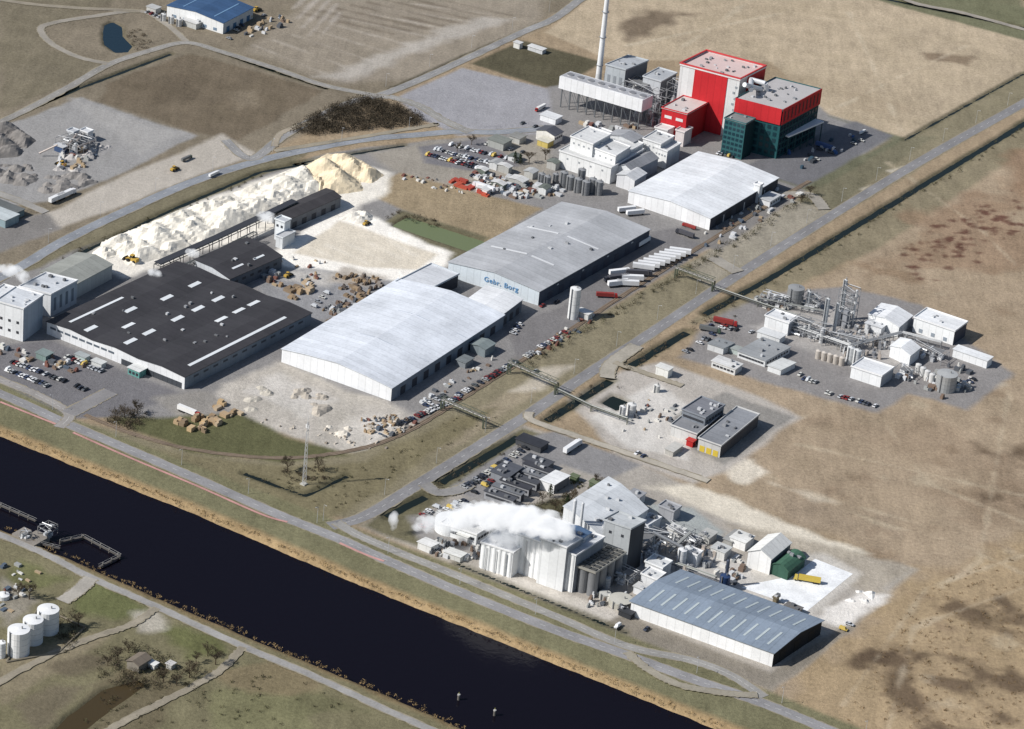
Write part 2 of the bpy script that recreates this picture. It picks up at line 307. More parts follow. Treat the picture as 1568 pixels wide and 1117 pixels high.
Z = np.where(far & (cd > 3), 0, Z)
nx, ny = len(xs), len(ys)
me = bpy.data.meshes.new("ground"); me.vertices.add(nx*ny)
me.vertices.foreach_set("co", np.stack([X, Y, Z], 1).ravel())
ii = (np.arange(ny-1)[:, None]*nx+np.arange(nx-1)[None, :]).ravel()
quads = np.stack([ii, ii+1, ii+1+nx, ii+nx], 1).ravel(); nf = len(ii)
me.loops.add(nf*4); me.loops.foreach_set("vertex_index", quads)
me.polygons.add(nf); me.polygons.foreach_set("loop_start", np.arange(nf)*4); me.polygons.foreach_set("loop_total", np.full(nf, 4))
me.update(calc_edges=True)
at = me.color_attributes.new("soil", 'FLOAT_COLOR', 'POINT'); at.data.foreach_set("color", C.ravel())
gr = bpy.data.objects.new("ground", me); scene.collection.objects.link(gr)
ma = bpy.data.materials.new("soil_and_grass"); ma.use_nodes = True; nt = ma.node_tree; b = nt.nodes["Principled BSDF"]
geo = N(nt, "ShaderNodeNewGeometry"); pos = geo.outputs["Position"]
att = N(nt, "ShaderNodeAttribute", attribute_name="soil")
mp = N(nt, "ShaderNodeMapping"); nt.links.new(pos, mp.inputs[0]); mp.inputs["Rotation"].default_value = (0, 0, math.radians(30.8)); mp.inputs["Scale"].default_value = (1, .16, 1)
n1 = noise(nt, pos, .012, 8, .62); n2 = noise(nt, pos, .07, 7, .68); n3 = noise(nt, pos, .5, 5, .75); n4 = noise(nt, mp.outputs[0], .16, 6, .65)
s = None
for n_, k_ in ((n1, .6), (n2, .65), (n3, 1.3), (n4, .7)):
    t = mth(nt, 'MULTIPLY', mth(nt, 'SUBTRACT', n_, .5), k_); s = t if s is None else mth(nt, 'ADD', s, t)
amp = mth(nt, 'MULTIPLY_ADD', att.outputs["Alpha"], .65, .34)
f = mth(nt, 'MAXIMUM', mth(nt, 'MULTIPLY_ADD', s, amp, 1.03), .4)
n5 = noise(nt, pos, .25, 6, .75)
tus = mth(nt, 'MULTIPLY', mth(nt, 'MULTIPLY', mth(nt, 'GREATER_THAN', n5, .62), .15), att.outputs["Alpha"])
f = mth(nt, 'SUBTRACT', f, tus)
n7 = noise(nt, pos, .045, 6, .7)
vein = mth(nt, 'LESS_THAN', mth(nt, 'ABSOLUTE', mth(nt, 'SUBTRACT', n7, .5)), .012)
f = mth(nt, 'ADD', f, mth(nt, 'MULTIPLY', vein, .08))
sc = N(nt, "ShaderNodeVectorMath", operation='SCALE'); nt.links.new(att.outputs["Color"], sc.inputs[0]); nt.links.new(f, sc.inputs["Scale"])
tint = N(nt, "ShaderNodeMix", data_type='RGBA', blend_type='MULTIPLY'); tint.clamp_factor = True
n6 = noise(nt, pos, .03, 6, .65)
nt.links.new(mth(nt, 'MULTIPLY', mth(nt, 'MULTIPLY', mth(nt, 'SUBTRACT', n6, .45), 4.), att.outputs["Alpha"]), tint.inputs[0])
nt.links.new(sc.outputs[0], tint.inputs[6]); tint.inputs[7].default_value = (.89, .89, .87, 1)
nt.links.new(tint.outputs[2], b.inputs["Base Color"]); b.inputs["Roughness"].default_value = .95; b.inputs["Specular IOR Level"].default_value = .1
bp = N(nt, "ShaderNodeBump"); bp.inputs["Strength"].default_value = .6; bp.inputs["Distance"].default_value = .8
nt.links.new(n3, bp.inputs["Height"]); nt.links.new(bp.outputs[0], b.inputs["Normal"])
me.materials.append(ma)
# ------------------------------------------------------------------ water
def watermat(name, col, rough=.12, spec=.25):
    ma = bpy.data.materials.new(name); ma.use_nodes = True; nt = ma.node_tree; b = nt.nodes["Principled BSDF"]
    b.inputs["Base Color"].default_value = (*col, 1); b.inputs["Roughness"].default_value = rough; b.inputs["IOR"].default_value = 1.33
    b.inputs["Specular IOR Level"].default_value = spec
    geo = N(nt, "ShaderNodeNewGeometry"); n_ = noise(nt, geo.outputs["Position"], .35, 4)
    bp = N(nt, "ShaderNodeBump"); bp.inputs["Strength"].default_value = .25; bp.inputs["Distance"].default_value = .3
    nt.links.new(n_, bp.inputs["Height"]); nt.links.new(bp.outputs[0], b.inputs["Normal"]); return ma
def sheet(name, P, z, mat, grow=0):
    cx = sum(p[0] for p in P)/len(P); cy = sum(p[1] for p in P)/len(P)
    vs = []
    for x, y in P:
        l = math.hypot(x-cx, y-cy); k = (l+grow)/l; vs.append((cx+(x-cx)*k, cy+(y-cy)*k, z))
    q = MB(); q.add(vs, [tuple(range(len(vs)))], mat); return q.obj(name)
cw = watermat("canal_water_surface", (.006, .005, .009), .1, .2)
q = MB(); a_ = W(CN); b_ = W(CS[::-1]); vs = []
def along(P, s):
    P = [Vector(p) for p in P]; t = [((p-P[0]).dot((P[-1]-P[0]).normalized())) for p in P]
    for i in range(len(P)-1):
        if t[i] <= s <= t[i+1]: return P[i].lerp(P[i+1], (s-t[i])/(t[i+1]-t[i]))
    return P[-1]
La = (Vector(a_[-1])-Vector(a_[0])).length; Lb = (Vector(b_[-1])-Vector(b_[0])).length
for i in range(25):
    pa = along(a_, La*i/24); pb = along(b_, Lb*i/24); dd = (pa-pb).normalized()*3
    vs += [(pa.x+dd.x, pa.y+dd.y, -2), (pb.x-dd.x, pb.y-dd.y, -2)]
q.add(vs, [(2*i, 2*i+1, 2*i+3, 2*i+2) for i in range(24)], cw); q.obj("canal_water")
pw = {'blue': watermat("pond_blue", (.014, .03, .045)), 'green': watermat("pond_green", (.15, .18, .095), .4, .2), 'brown': watermat("pond_brown", (.06, .044, .022)), 'dark': watermat("pond_dark", (.012, .018, .016))}
for k_, L in PONDS.items():
    for P_ in L: sheet("pond_water", W(P_), -.8, pw[k_], 2)
def strip_verts(P, wd, z, n=6):
    P = [Vector(p) for p in P]; Q = []
    for i in range(len(P)-1):
        p0 = P[max(i-1, 0)]; p1 = P[i]; p2 = P[i+1]; p3 = P[min(i+2, len(P)-1)]
        for j in range(n):
            t = j/n; Q.append(.5*((2*p1)+(p2-p0)*t+(2*p0-5*p1+4*p2-p3)*t*t+(3*p1-p0-3*p2+p3)*t*t*t))
    Q.append(P[-1]); L, R = [], []
    for i, p in enumerate(Q):
        d = (Q[min(i+1, len(Q)-1)]-Q[max(i-1, 0)]).normalized(); nrm = Vector((-d.y, d.x))
        L.append(p+nrm*wd/2); R.append(p-nrm*wd/2)
    return Q, L, R
def strip(q, P, wd, z, mat, jit=0., rs=random.Random(1)):
    Q, L, R = strip_verts(P, wd, z, 16 if jit else 6)
    vs = []
    for l, r in zip(L, R):
        u_ = (l-r).normalized(); l = l+u_*rs.uniform(-jit, jit); r = r-u_*rs.uniform(-jit, jit); vs += [(l.x, l.y, z), (r.x, r.y, z)]
    q.add(vs, [(2*i, 2*i+1, 2*i+3, 2*i+2) for i in range(len(L)-1)], mat); return Q
q = MB(); dw = pw['dark']
for P_, wd in DITCH: strip(q, W(P_), wd*2+3, -.8, dw)
q.obj("ditch_water")
# ------------------------------------------------------------------ roads
RZ = [.05]
def road(pts, wd, col=(140, 138, 138), name="road", lines=True):
    RZ[0] += .02; q = MB(); P = W(pts); z = RZ[0]
    strip(q, P, wd+1.2, z, M((152, 144, 126), 'concrete'), .5); strip(q, P, wd, z+.01, M(tuple(x+7 for x in col), 'asphalt'), .08 if lines else .25)
    if lines:
        wm = M((215, 215, 210), 'paint')
        Q, L, R = strip_verts(P, .2, z)
        for i in range(len(Q)-1):
            d = Q[i+1]-Q[i]; l = d.length; d = d/l; n_ = Vector((-d.y, d.x))*.09; s_ = 0
            while s_+3 < l:
                a = Q[i]+d*s_; e = a+d*3
                q.add([(a.x+n_.x, a.y+n_.y, z+.02), (a.x-n_.x, a.y-n_.y, z+.02), (e.x-n_.x, e.y-n_.y, z+.02), (e.x+n_.x, e.y+n_.y, z+.02)], [(0, 1, 2, 3)], wm); s_ += 9
    return q.obj(name)
MAINR = [(505, 806), (560, 790), (640, 742), (720, 692), (800, 641), (900, 573), (1000, 508), (1130, 421), (1280, 326), (1420, 241), (1568, 158), (1900, -30)]
road(MAINR, 7.5, (132, 131, 132))
CANR = [(-300, 475), (0, 603), (100, 648), (200, 690), (300, 733), (430, 790), (520, 826), (600, 862), (700, 905), (850, 965), (950, 1000), (1060, 1040), (1170, 1078), (1280, 1123), (1500, 1215)]
road(CANR, 7, (142, 141, 142))
road([(515, 800), (545, 818), (600, 842), (700, 882), (850, 944), (960, 990), (1060, 1012), (1120, 1035), (1170, 1068)], 5.5, (146, 144, 140))
road([(-300, 460), (0, 582), (60, 607), (105, 634), (90, 655)], 5.5, (150, 146, 142))
road([(105, 634), (150, 610), (170, 600)], 9, (134, 132, 132), lines=False)
pk = MB()
for pp in ([(0, 616), (60, 640), (85, 650)], [(112, 663), (200, 702), (300, 744), (400, 788), (440, 800)], [(520, 832), (560, 850), (588, 860)]): strip(pk, W(pp), 1.5, .19, M((196, 150, 144), 'concrete'))
pk.obj("cycle_path")
road([(-200, 510), (0, 425), (100, 368), (200, 320), (300, 277), (400, 246), (480, 228), (560, 214), (640, 207), (700, 202), (760, 203), (850, 196)], 7.5, (138, 142, 148))
road([(345, 215), (385, 243), (440, 205), (530, 160), (600, 140), (700, 97), (800, 50), (850, 28), (905, -10), (1000, -50)], 6.5, (142, 141, 140))
road([(595, 148), (640, 162), (680, 185), (720, 203)], 6.5, (146, 144, 140))
road([(-200, 275), (0, 188), (100, 137), (165, 100), (230, 78), (285, 66), (340, 80), (420, 105), (500, 132), (595, 150)], 5.5, (146, 143, 138))
road([(165, 98), (120, 88), (80, 68), (62, 46), (80, 36), (140, 26), (215, 18), (255, 38), (285, 64)], 4.5, (150, 144, 134), lines=False)
road([(-200, -60), (0, 0), (215, 18)], 4., (140, 132, 118), lines=False)
road([(70, 326), (20, 305), (-60, 278)], 6, (150, 147, 142), lines=False)
road([(420, 225), (430, 205), (470, 190), (530, 168)], 3.5, (160, 150, 134), lines=False)
road([(420, 232), (640, 196), (668, 190)], 3.5, (150, 142, 126), lines=False)
road([(-300, 700), (0, 820), (80, 855), (140, 886), (240, 930), (370, 990), (470, 1032), (600, 1092), (720, 1145)], 4.3, (154, 152, 149), lines=False)
road([(95, 922), (120, 905), (140, 886)], 7, (164, 159, 150), lines=False)
road([(372, 992), (340, 1025), (290, 1055), (200, 1100), (150, 1130)], 3.2, (150, 142, 126), lines=False)
road([(-60, 1080), (60, 1012), (140, 978), (200, 958), (240, 932)], 3.2, (150, 142, 126), lines=False)
road([(1300, -60), (1380, -2), (1480, 22), (1600, 55)], 4.5, (154, 148, 138), lines=False)
road([(930, 580), (935, 560), (975, 530)], 8, (162, 156, 144), lines=False)
road([(940, 556), (1010, 580), (1045, 592)], 3.5, (158, 150, 134), lines=False)
road([(810, 632), (815, 645), (880, 668), (960, 695), (1085, 738)], 4.5, (174, 167, 154), lines=False)
road([(650, 742), (670, 755), (700, 752), (720, 742)], 7, (136, 134, 132), lines=False)
road([(1190, 300), (1240, 300), (1262, 322)], 8, (150, 145, 136), lines=False)
road([(1090, 395), (1130, 418)], 9, (150, 145, 136), lines=False)
road([(960, 1000), (990, 1025), (1040, 1050), (1110, 1063), (1160, 1066)], 4, (150, 144, 130), lines=False)
RL = [(130, 636), (200, 664), (300, 690), (430, 702), (540, 690), (620, 663), (720, 603), (860, 514), (1040, 398), (1180, 312), (1240, 278)]
q = MB(); strip(q, W(RL), 3.2, .30, M((136, 122, 106), 'concrete'), .3)
Q, L, R = strip_verts(W(RL), 1.5, .4)
for A_ in (L, R):
    vs = []
    for i, p in enumerate(A_):
        n_ = (L[i]-R[i]).normalized()*.1; vs += [(p.x+n_.x, p.y+n_.y, .42), (p.x-n_.x, p.y-n_.y, .42)]
    q.add(vs, [(2*i, 2*i+1, 2*i+3, 2*i+2) for i in range(len(A_)-1)], M((120, 95, 80), 'metal'))
q.obj("railway_track")
sheet("white_paved_yard", W([(1135, 900), (1160, 893), (1215, 882), (1248, 856), (1306, 879), (1236, 936)]), .05, M((242, 244, 245), 'concrete'))
# ------------------------------------------------------------------ buildings
DK = (60, 62, 68)
def build(name, pS, u, v, h, wall, roof, prof=((0, 0), (1, 0)), axis='b', sky=(), skc=(232, 236, 238), fd=(), sd=(), units=0, z0=0., side=None, parent=None, ov=.5, rk=None, rt=.3):
    root = parent or empty(name, Vector((pS.x, pS.y, 0)))
    def P(a, b_, z): r = pS+u*a+v*b_; return (r.x, r.y, z)
    def zf(t):
        for (t0, y0), (t1, y1) in zip(prof[:-1], prof[1:]):
            if t0 <= t <= t1: return y0+(y1-y0)*(t-t0)/(t1-t0+1e-9)
        return prof[0][1] if t < 0 else prof[-1][1]
    wm = M(wall, 'wall'); wm2 = M(side or wall, 'wall')  # many side walls carry their shade as a darker wall colour
    PT = (lambda t, s_, z: P(t, s_, z)) if axis == 'b' else (lambda t, s_, z: P(s_, t, z))
    q = MB(); n = len(prof)
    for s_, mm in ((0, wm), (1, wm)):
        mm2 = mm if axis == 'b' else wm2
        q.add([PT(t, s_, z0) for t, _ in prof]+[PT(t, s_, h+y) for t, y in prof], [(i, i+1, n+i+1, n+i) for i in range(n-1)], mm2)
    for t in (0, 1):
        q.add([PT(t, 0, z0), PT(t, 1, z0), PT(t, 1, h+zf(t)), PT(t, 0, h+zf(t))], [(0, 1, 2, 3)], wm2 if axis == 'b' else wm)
    if z0 > 0: q.add([P(0, 0, z0), P(1, 0, z0), P(1, 1, z0), P(0, 1, z0)], [(0, 1, 2, 3)], wm)
    q.obj("walls", root)
    lt = (u if axis == 'b' else v).length; ls = (v if axis == 'b' else u).length; et = ov/lt; es = ov/ls
    rm = M(roof, rk or ('roofB' if axis == 'a' else 'roofA'))
    pr = [(prof[0][0]-et, prof[0][1])]+list(prof[1:-1])+[(prof[-1][0]+et, prof[-1][1])]
    q = MB()
    for (t0, y0), (t1, y1) in zip(pr[:-1], pr[1:]):
        b4 = [PT(t0, -es, h+y0+.01), PT(t1, -es, h+y1+.01), PT(t1, 1+es, h+y1+.01), PT(t0, 1+es, h+y0+.01)]
        q.hexa(b4, [(x, y, z+rt) for x, y, z in b4], rm)
    q.obj("roof", root)
    if len(prof) == 2 and h > 5.5:
        q = MB(); pm = M(tuple(min(240, x+8) for x in wall), 'paint'); un = u.normalized(); vn_ = v.normalized(); o = pS-un*.45-vn_*.45; U = u+un*.9; V = v+vn_*.9
        q.box(o, U, vn_*.35, h+rt+.02, h+rt+.7, pm); q.box(o+V-vn_*.35, U, vn_*.35, h+rt+.02, h+rt+.7, pm)
        q.box(o+vn_*.36, un*.35, V-vn_*.72, h+rt+.02, h+rt+.7, pm); q.box(o+U-un*.35+vn_*.36, un*.35, V-vn_*.72, h+rt+.02, h+rt+.7, pm); q.obj("parapet", root)
    if sky:
        q = MB(); sm = M(skc, 'paint')
        for a0, b0, a1, b1 in sky:
            c4 = [(a0, b0), (a1, b0), (a1, b1), (a0, b1)]
            zz = [h+zf(a if axis == 'b' else bb)+rt+.02 for a, bb in c4]
            q.hexa([P(a, bb, z) for (a, bb), z in zip(c4, zz)], [P(a, bb, z+.18) for (a, bb), z in zip(c4, zz)], sm)
        q.obj("skylights", root)
    if fd or sd:
        q = MB(); un = u.normalized(); vn_ = v.normalized()
        for a, wd, hh, zz, col in fd:
            o = pS+u*a-un*wd/2-vn_*.12; q.box(o, un*wd, vn_*.1, zz, zz+hh, M(col, 'paint'))
        for a, wd, hh, zz, col in sd:
            o = pS+v*a-vn_*wd/2-un*.12; q.box(o, vn_*wd, un*.1, zz, zz+hh, M(col, 'paint'))
        q.obj("doors_and_windows", root)
    if units:
        q = MB()
        for i in range(units):
            a, bb = random.uniform(.12, .88), random.uniform(.12, .88); zz = h+zf(a if axis == 'b' else bb)+.2
            c = Vector(P(a, bb, 0)); s1 = random.uniform(.8, 2.4)
            q.boxc(c, s1, random.uniform(.8, 2.), zz, zz+random.uniform(.6, 1.6), M(random.choice([(200, 202, 204), (150, 152, 155), (110, 112, 115)]), 'paint'))
        q.obj("roof_vents", root)
    return root, P
def bld(name, Wp, Sp, Ep, h, wall, roof, **kw):
    a, s_, e = G(*Wp, h), G(*Sp, h), G(*Ep, h)
    return build(name, Vector((s_.x, s_.y, 0)), Vector((a.x-s_.x, a.y-s_.y, 0)), Vector((e.x-s_.x, e.y-s_.y, 0)), h, wall, roof, **kw)
def sb(name, p, la, lb, h, wall, roof, **kw):
    return build(name, G(*p), AX*la, BX*lb, h, wall, roof, **kw)
WHT = (232, 234, 236)
def gb(k): return ((0, 0), (.5, k), (1, 0))
def row(n, w_, h_, z_, c_, a=.05, b=.95): return [(a+(b-a)*(i+.5)/n, w_, h_, z_, c_) for i in range(n)]
sky1 = [(.88, .06, .90, .46), (.055, .10, .075, .86)]
for t, B_ in ((.74, [.04, .34]), (.70, [.58, .80]), (.47, [.06, .20, .42, .58, .74]), (.30, [.58, .72, .84]), (.62, [.20])):
    sky1 += [(t, x, t+.03, x+.08) for x in B_]
prof1 = tuple((i/6, (.0 if i % 2 == 0 else 1.2)) for i in range(7))
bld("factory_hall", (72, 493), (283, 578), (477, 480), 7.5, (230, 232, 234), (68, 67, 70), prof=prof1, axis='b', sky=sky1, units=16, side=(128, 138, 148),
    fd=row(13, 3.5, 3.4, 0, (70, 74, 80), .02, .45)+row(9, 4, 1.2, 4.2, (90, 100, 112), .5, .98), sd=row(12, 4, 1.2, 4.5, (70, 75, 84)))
bld("factory_wing", (298, 398), (352, 428), (432, 393), 8, (196, 200, 204), (68, 67, 70), units=5, side=(104, 110, 118), prof=gb(1.5), sky=[(.2, .2, .25, .4), (.2, .6, .25, .8)], sd=row(6, 3, 1.5, 4, DK))
bld("storage_shed", (417, 325), (440, 338), (522, 302), 7, (120, 122, 126), (72, 70, 72), prof=gb(1.2), sd=row(5, 4, 4, 0, DK))
sb("elevator_tower", (434, 372), 7, 6, 13, (224, 228, 230), (190, 194, 198), fd=row(2, 1.5, 1.5, 9, DK))
sb("transfer_house", (432, 382), 5, 12, 7, (214, 218, 220), (186, 188, 190))
bld("white_process_building", (-6, 462), (36, 474), (66, 453), 20, (238, 240, 241), (214, 218, 222), units=6, fd=row(3, 1.6, 1.6, 10, DK)+row(3, 1.6, 1.6, 4, DK), side=(180, 190, 200))
bld("white_tower_building", (30, 440), (78, 452), (118, 431), 14, (236, 238, 240), (206, 210, 214), units=6, sd=row(4, 2, 8, 3, (120, 130, 140)), side=(190, 198, 206))
bld("white_tower_building", (-20, 455), (20, 466), (46, 448), 13, (238, 240, 241), (224, 226, 228), units=3)
bld("grey_roof_warehouse", (62, 417), (116, 436), (172, 406), 9, (190, 192, 188), (158, 160, 154), prof=gb(2.5), axis='b')
sb("gatehouse", (213, 580), 8, 6, 4, (110, 166, 160), (232, 234, 232), fd=row(3, 1.6, 1.6, 1, DK)); sb("gatehouse", (70, 555), 7, 6, 3.5, (130, 150, 146), (134, 148, 146))
sb("site_hut", (130, 556), 7, 4, 3, (176, 190, 188), (170, 176, 176)); sb("site_hut", (155, 566), 7, 4, 3, (206, 208, 206), (206, 208, 206))
pr2 = ((0, 0), (.22, 2.0), (.5, 3.6), (.78, 2.0), (1, 0))
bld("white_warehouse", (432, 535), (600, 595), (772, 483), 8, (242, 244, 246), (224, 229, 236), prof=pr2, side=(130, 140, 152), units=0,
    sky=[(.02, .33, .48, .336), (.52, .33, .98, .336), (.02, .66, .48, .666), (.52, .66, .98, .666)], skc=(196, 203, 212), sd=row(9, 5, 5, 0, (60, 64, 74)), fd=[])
bld("warehouse_extension", (606, 433), (648, 449), (702, 421), 8, (190, 196, 202), (210, 213, 217), side=(60, 64, 72))
bld("warehouse_annex", (712, 462), (768, 483), (800, 459), 8, (242, 243, 244), (234, 236, 238), prof=gb(1.2), side=(110, 118, 128), sd=row(3, 4, 4.5, 0, (64, 68, 76)))
sb("loading_dock", (742, 548), 10, 10, 5, (130, 140, 144), (134, 144, 144), prof=gb(1)); sb("loading_dock", (712, 565), 6, 8, 3.5, (140, 146, 150), (126, 132, 134))
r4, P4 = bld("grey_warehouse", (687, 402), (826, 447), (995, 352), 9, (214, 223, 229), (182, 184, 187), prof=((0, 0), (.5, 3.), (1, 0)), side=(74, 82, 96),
    sky=[(.2, .28, .45, .292), (.5, .28, .9, .292), (.1, .6, .45, .61), (.55, .6, .9, .61)], skc=(222, 224, 226), sd=row(9, 5, 5, 0, (56, 62, 78))+row(4, 2, .8, 6.5, (190, 196, 200)), units=8)
tx = bpy.data.curves.new("sign_lettering", 'FONT'); tx.body = "Gebr. Borg"; tx.size = 4.4; tx.extrude = .05; tx.offset = .06; tx.space_character = 1.15
to = bpy.data.objects.new("sign_lettering", tx); scene.collection.objects.link(to); to.data.materials.append(M((96, 146, 190), 'paint'))
p_ = Vector(P4(.60, 0, 4.6)); d_ = (Vector(P4(0, 0, 0))-Vector(P4(1, 0, 0))).normalized(); nr = Vector((d_.y, -d_.x, 0))
mm = Matrix.Identity(4)
for i in range(3): mm[i][0] = d_[i]; mm[i][1] = (0, 0, 1)[i]; mm[i][2] = nr[i]
mm.translation = p_+nr*.25; to.parent = r4; to.matrix_parent_inverse = Matrix.Translation(-r4.location); to.matrix_basis = mm
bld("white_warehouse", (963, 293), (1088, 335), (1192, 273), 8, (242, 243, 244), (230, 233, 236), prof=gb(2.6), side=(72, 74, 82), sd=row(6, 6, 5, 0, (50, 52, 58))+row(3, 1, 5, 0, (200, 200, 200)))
sb("stair_tower", (1160, 312), 4, 4, 12, WHT, WHT); sb("office_building", (1178, 318), 8, 14, 4, (230, 232, 234), (196, 198, 200), sd=row(4, 1.5, 1.3, 1.5, DK))
for nm, a_1, s_1, e_1, h_, n_ in (("mill_building", (857, 232), (936, 258), (985, 230), 11, 6), ("mill_tower", (874, 210), (908, 222), (935, 207), 20, 2), ("mill_tower", (905, 226), (943, 240), (965, 226), 17, 3),
        ("mill_building", (900, 208), (965, 232), (985, 221), 13, 4), ("mill_tower", (985, 213), (1012, 222), (1032, 210), 15, 2), ("mill_building", (1003, 226), (1022, 233), (1042, 221), 12, 1)):
    bld(nm, a_1, s_1, e_1, h_, (238, 239, 238), (216, 217, 216), units=n_, fd=row(4, 1.2, 1.2, h_-4, (160, 164, 168)), side=(206, 209, 212))
bld("mill_hall", (945, 255), (968, 263), (1008, 243), 9, (222, 224, 226), (156, 158, 162), prof=gb(3), side=(190, 192, 196)); bld("mill_hall", (930, 207), (970, 218), (985, 210), 14, (216, 218, 220), (166, 168, 172), prof=gb(2))
bld("small_warehouse", (945, 268), (972, 277), (990, 266), 8, (230, 231, 233), (214, 216, 218), prof=gb(2))
def tank(name, p, r, h, col=(190, 192, 194), capz=.6, top=None, n=24, bands=True):
    q = MB(); c = G(*p); q.cyl(c, r, 0, h, M(col, 'metal' if sum(col) < 600 else 'paint'), n, capz=capz, cap=M(top or col, 'paint'))
    if bands:
        for z in np.arange(h*.25, h, h*.25): q.cyl(c, r+.06, z, z+.18, M(tuple(int(x*.85) for x in col), 'paint'), n)
        d = Vector((-.6, -.8, 0)); q.boxc(c+d*(r+.35), .5, .3, 0, h+.8, M((130, 132, 135), 'metal'), Vector((.8, -.6, 0)))
        q.cyl(c+Vector((r*.3, 0, 0)), .35, h, h+capz+1.0, M((160, 160, 160), 'metal'), 8)
    return q.obj(name)
for p, r, h in (((862, 286), 2.6, 10), ((872, 290), 2.6, 9), ((884, 294), 2.6, 9), ((896, 298), 2.6, 9), ((906, 294), 2.6, 9), ((916, 298), 2.6, 9), ((889, 284), 2.6, 11), ((828, 284), 2.3, 8), ((837, 288), 2.3, 8), ((850, 280), 2, 6)): tank("storage_silo", p, r, h, (150, 152, 154))
# ---- red power plant
RED = (204, 50, 56); TEAL = (44, 90, 94)
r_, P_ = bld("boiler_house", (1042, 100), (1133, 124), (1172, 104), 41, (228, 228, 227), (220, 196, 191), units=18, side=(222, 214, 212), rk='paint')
q = MB(); pS = Vector(P_(0, 0, 0)); uu = Vector(P_(1, 0, 0))-pS; vv = Vector(P_(0, 1, 0))-pS; un = uu.normalized(); vn_ = vv.normalized()
q.box(pS+uu*.2-vn_*.3, uu*.55, vn_*.28, 0, 41, M(RED, 'wall')); q.box(pS+vv*.3-un*.3, un*.28, vv*.7, 0, 41, M(RED, 'wall'))
for i in range(9): q.box(pS+uu*(.03+.03*(i % 2))-vn_*.3, un*1.4, vn_*.28, 3+i*4, 4.4+i*4, M((160, 166, 172), 'paint'))
for e in (0, 1):
    q.box(pS-un*.6+(vv-vn_*.4)*e-vn_*.5*(1-e), uu+un*1.2, vn_*.9, 42.1, 43.0, M((208, 70, 72), 'paint')); q.box(pS+(uu-un*.3)*e-un*.6*(1-e)+vn_*.45, un*.9, vv-vn_*.9, 42.12, 42.95, M((208, 70, 72), 'paint'))
q.obj("facade_panels", r_)
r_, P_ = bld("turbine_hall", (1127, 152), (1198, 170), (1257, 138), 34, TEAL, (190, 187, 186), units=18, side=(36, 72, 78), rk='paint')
q = MB(); pS = Vector(P_(0, 0, 0)); uu = Vector(P_(1, 0, 0))-pS; vv = Vector(P_(0, 1, 0))-pS; un = uu.normalized(); vn_ = vv.normalized()
q.box(pS-vn_*.85, uu, vn_*.33, 24, 35.2, M(RED, 'wall')); q.box(pS-un*.85, un*.33, vv, 24, 35.2, M(RED, 'wall'))
for i in range(10): q.box(pS+vv*(.04+.095*i)-un*1., un*.14, vn_*1.2, 26, 33, M((70, 40, 45), 'paint'))
for k in range(5):
    for i in range(12): q.box(pS+vv*(.03+.08*i)-un*.2, un*.15, vn_*2.4, 2+k*4.4, 4.6+k*4.4, M((24, 40, 52), 'glass'))
    for i in range(7): q.box(pS+uu*(.06+.13*i)-vn_*.2, un*2.4, vn_*.15, 2+k*4.4, 4.6+k*4.4, M((34, 62, 70), 'glass'))
q.obj("facade_panels", r_)
r_, P_ = bld("stair_tower", (1110, 182), (1142, 191), (1156, 183), 25, (56, 102, 106), (130, 138, 138), side=(30, 60, 64), units=2)
q = MB(); pS = Vector(P_(0, 0, 0)); uu = Vector(P_(1, 0, 0))-pS; un = uu.normalized(); vn_ = (Vector(P_(0, 1, 0))-pS).normalized()
for k in range(7):
    for i in range(5): q.box(pS+uu*(.06+.19*i)-vn_*.15, un*2., vn_*.12, 1.5+k*3.4, 3.4+k*3.4, M((36, 62, 72), 'glass'))
q.obj("windows", r_)
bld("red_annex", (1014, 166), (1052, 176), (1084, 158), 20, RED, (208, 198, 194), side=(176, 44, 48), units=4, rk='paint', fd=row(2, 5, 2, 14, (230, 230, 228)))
bld("white_annex", (1003, 196), (1022, 201), (1032, 196), 9, (230, 228, 226), (216, 214, 212)); bld("red_white_annex", (1035, 200), (1048, 204), (1060, 197), 10, (230, 222, 220), (210, 206, 204))
r_ = empty("loading_canopy", G(1220, 240)); q = MB(); o = G(1208, 209, 14); e1 = G(1262, 186, 14)-o; e2 = AX*7; o.z = 0; e1.z = 0
q.box(o, e1, e2, 13.0, 14, M((242, 243, 244), 'paint')); q.obj("roof", r_); q = MB()
for i in range(6): q.boxc(o+e1*(.03+.188*i)+AX*.5, .5, .5, 0, 13., M((60, 90, 92), 'metal'))
q.obj("posts", r_)
q = MB(); g = M((222, 224, 226), 'metal')
for a, b in (((1150, 138, 40), (1150, 122, 40)), ((1150, 122, 40), (1172, 128, 40)), ((1140, 130, 44), (1165, 137, 36)), ((1172, 128, 40), (1174, 140, 34))): q.tube(G(*a), G(*b), 1.6, g, 10)
q.obj("roof_duct")
r_ = empty("air_cooled_condenser", G(920, 190)); ht = 22; a = G(857, 117, ht); s_ = G(984, 154, ht); e = G(1000, 146, ht)
for v_ in (a, s_, e): v_.z = 0
q = MB(); q.box(s_, a-s_, e-s_, 13.5, 22, M((242, 243, 244), 'wall')); q.obj("casing", r_)
q = MB(); fm = M((206, 206, 208), 'metal')
q.box(s_+(a-s_)*.01+(e-s_)*.1, (a-s_)*.98, (e-s_)*.8, 22.02, 22.3, M((196, 196, 198), 'metal'))
for i in range(8): q.cyl(s_+(a-s_)*(.06+.125*i)+(e-s_)*.5, 2.4, 22.32, 22.7, fm, 16, cap=M((150, 150, 152), 'metal'))
q.obj("fans", r_); q = MB(); lm = M((120, 124, 128), 'metal')
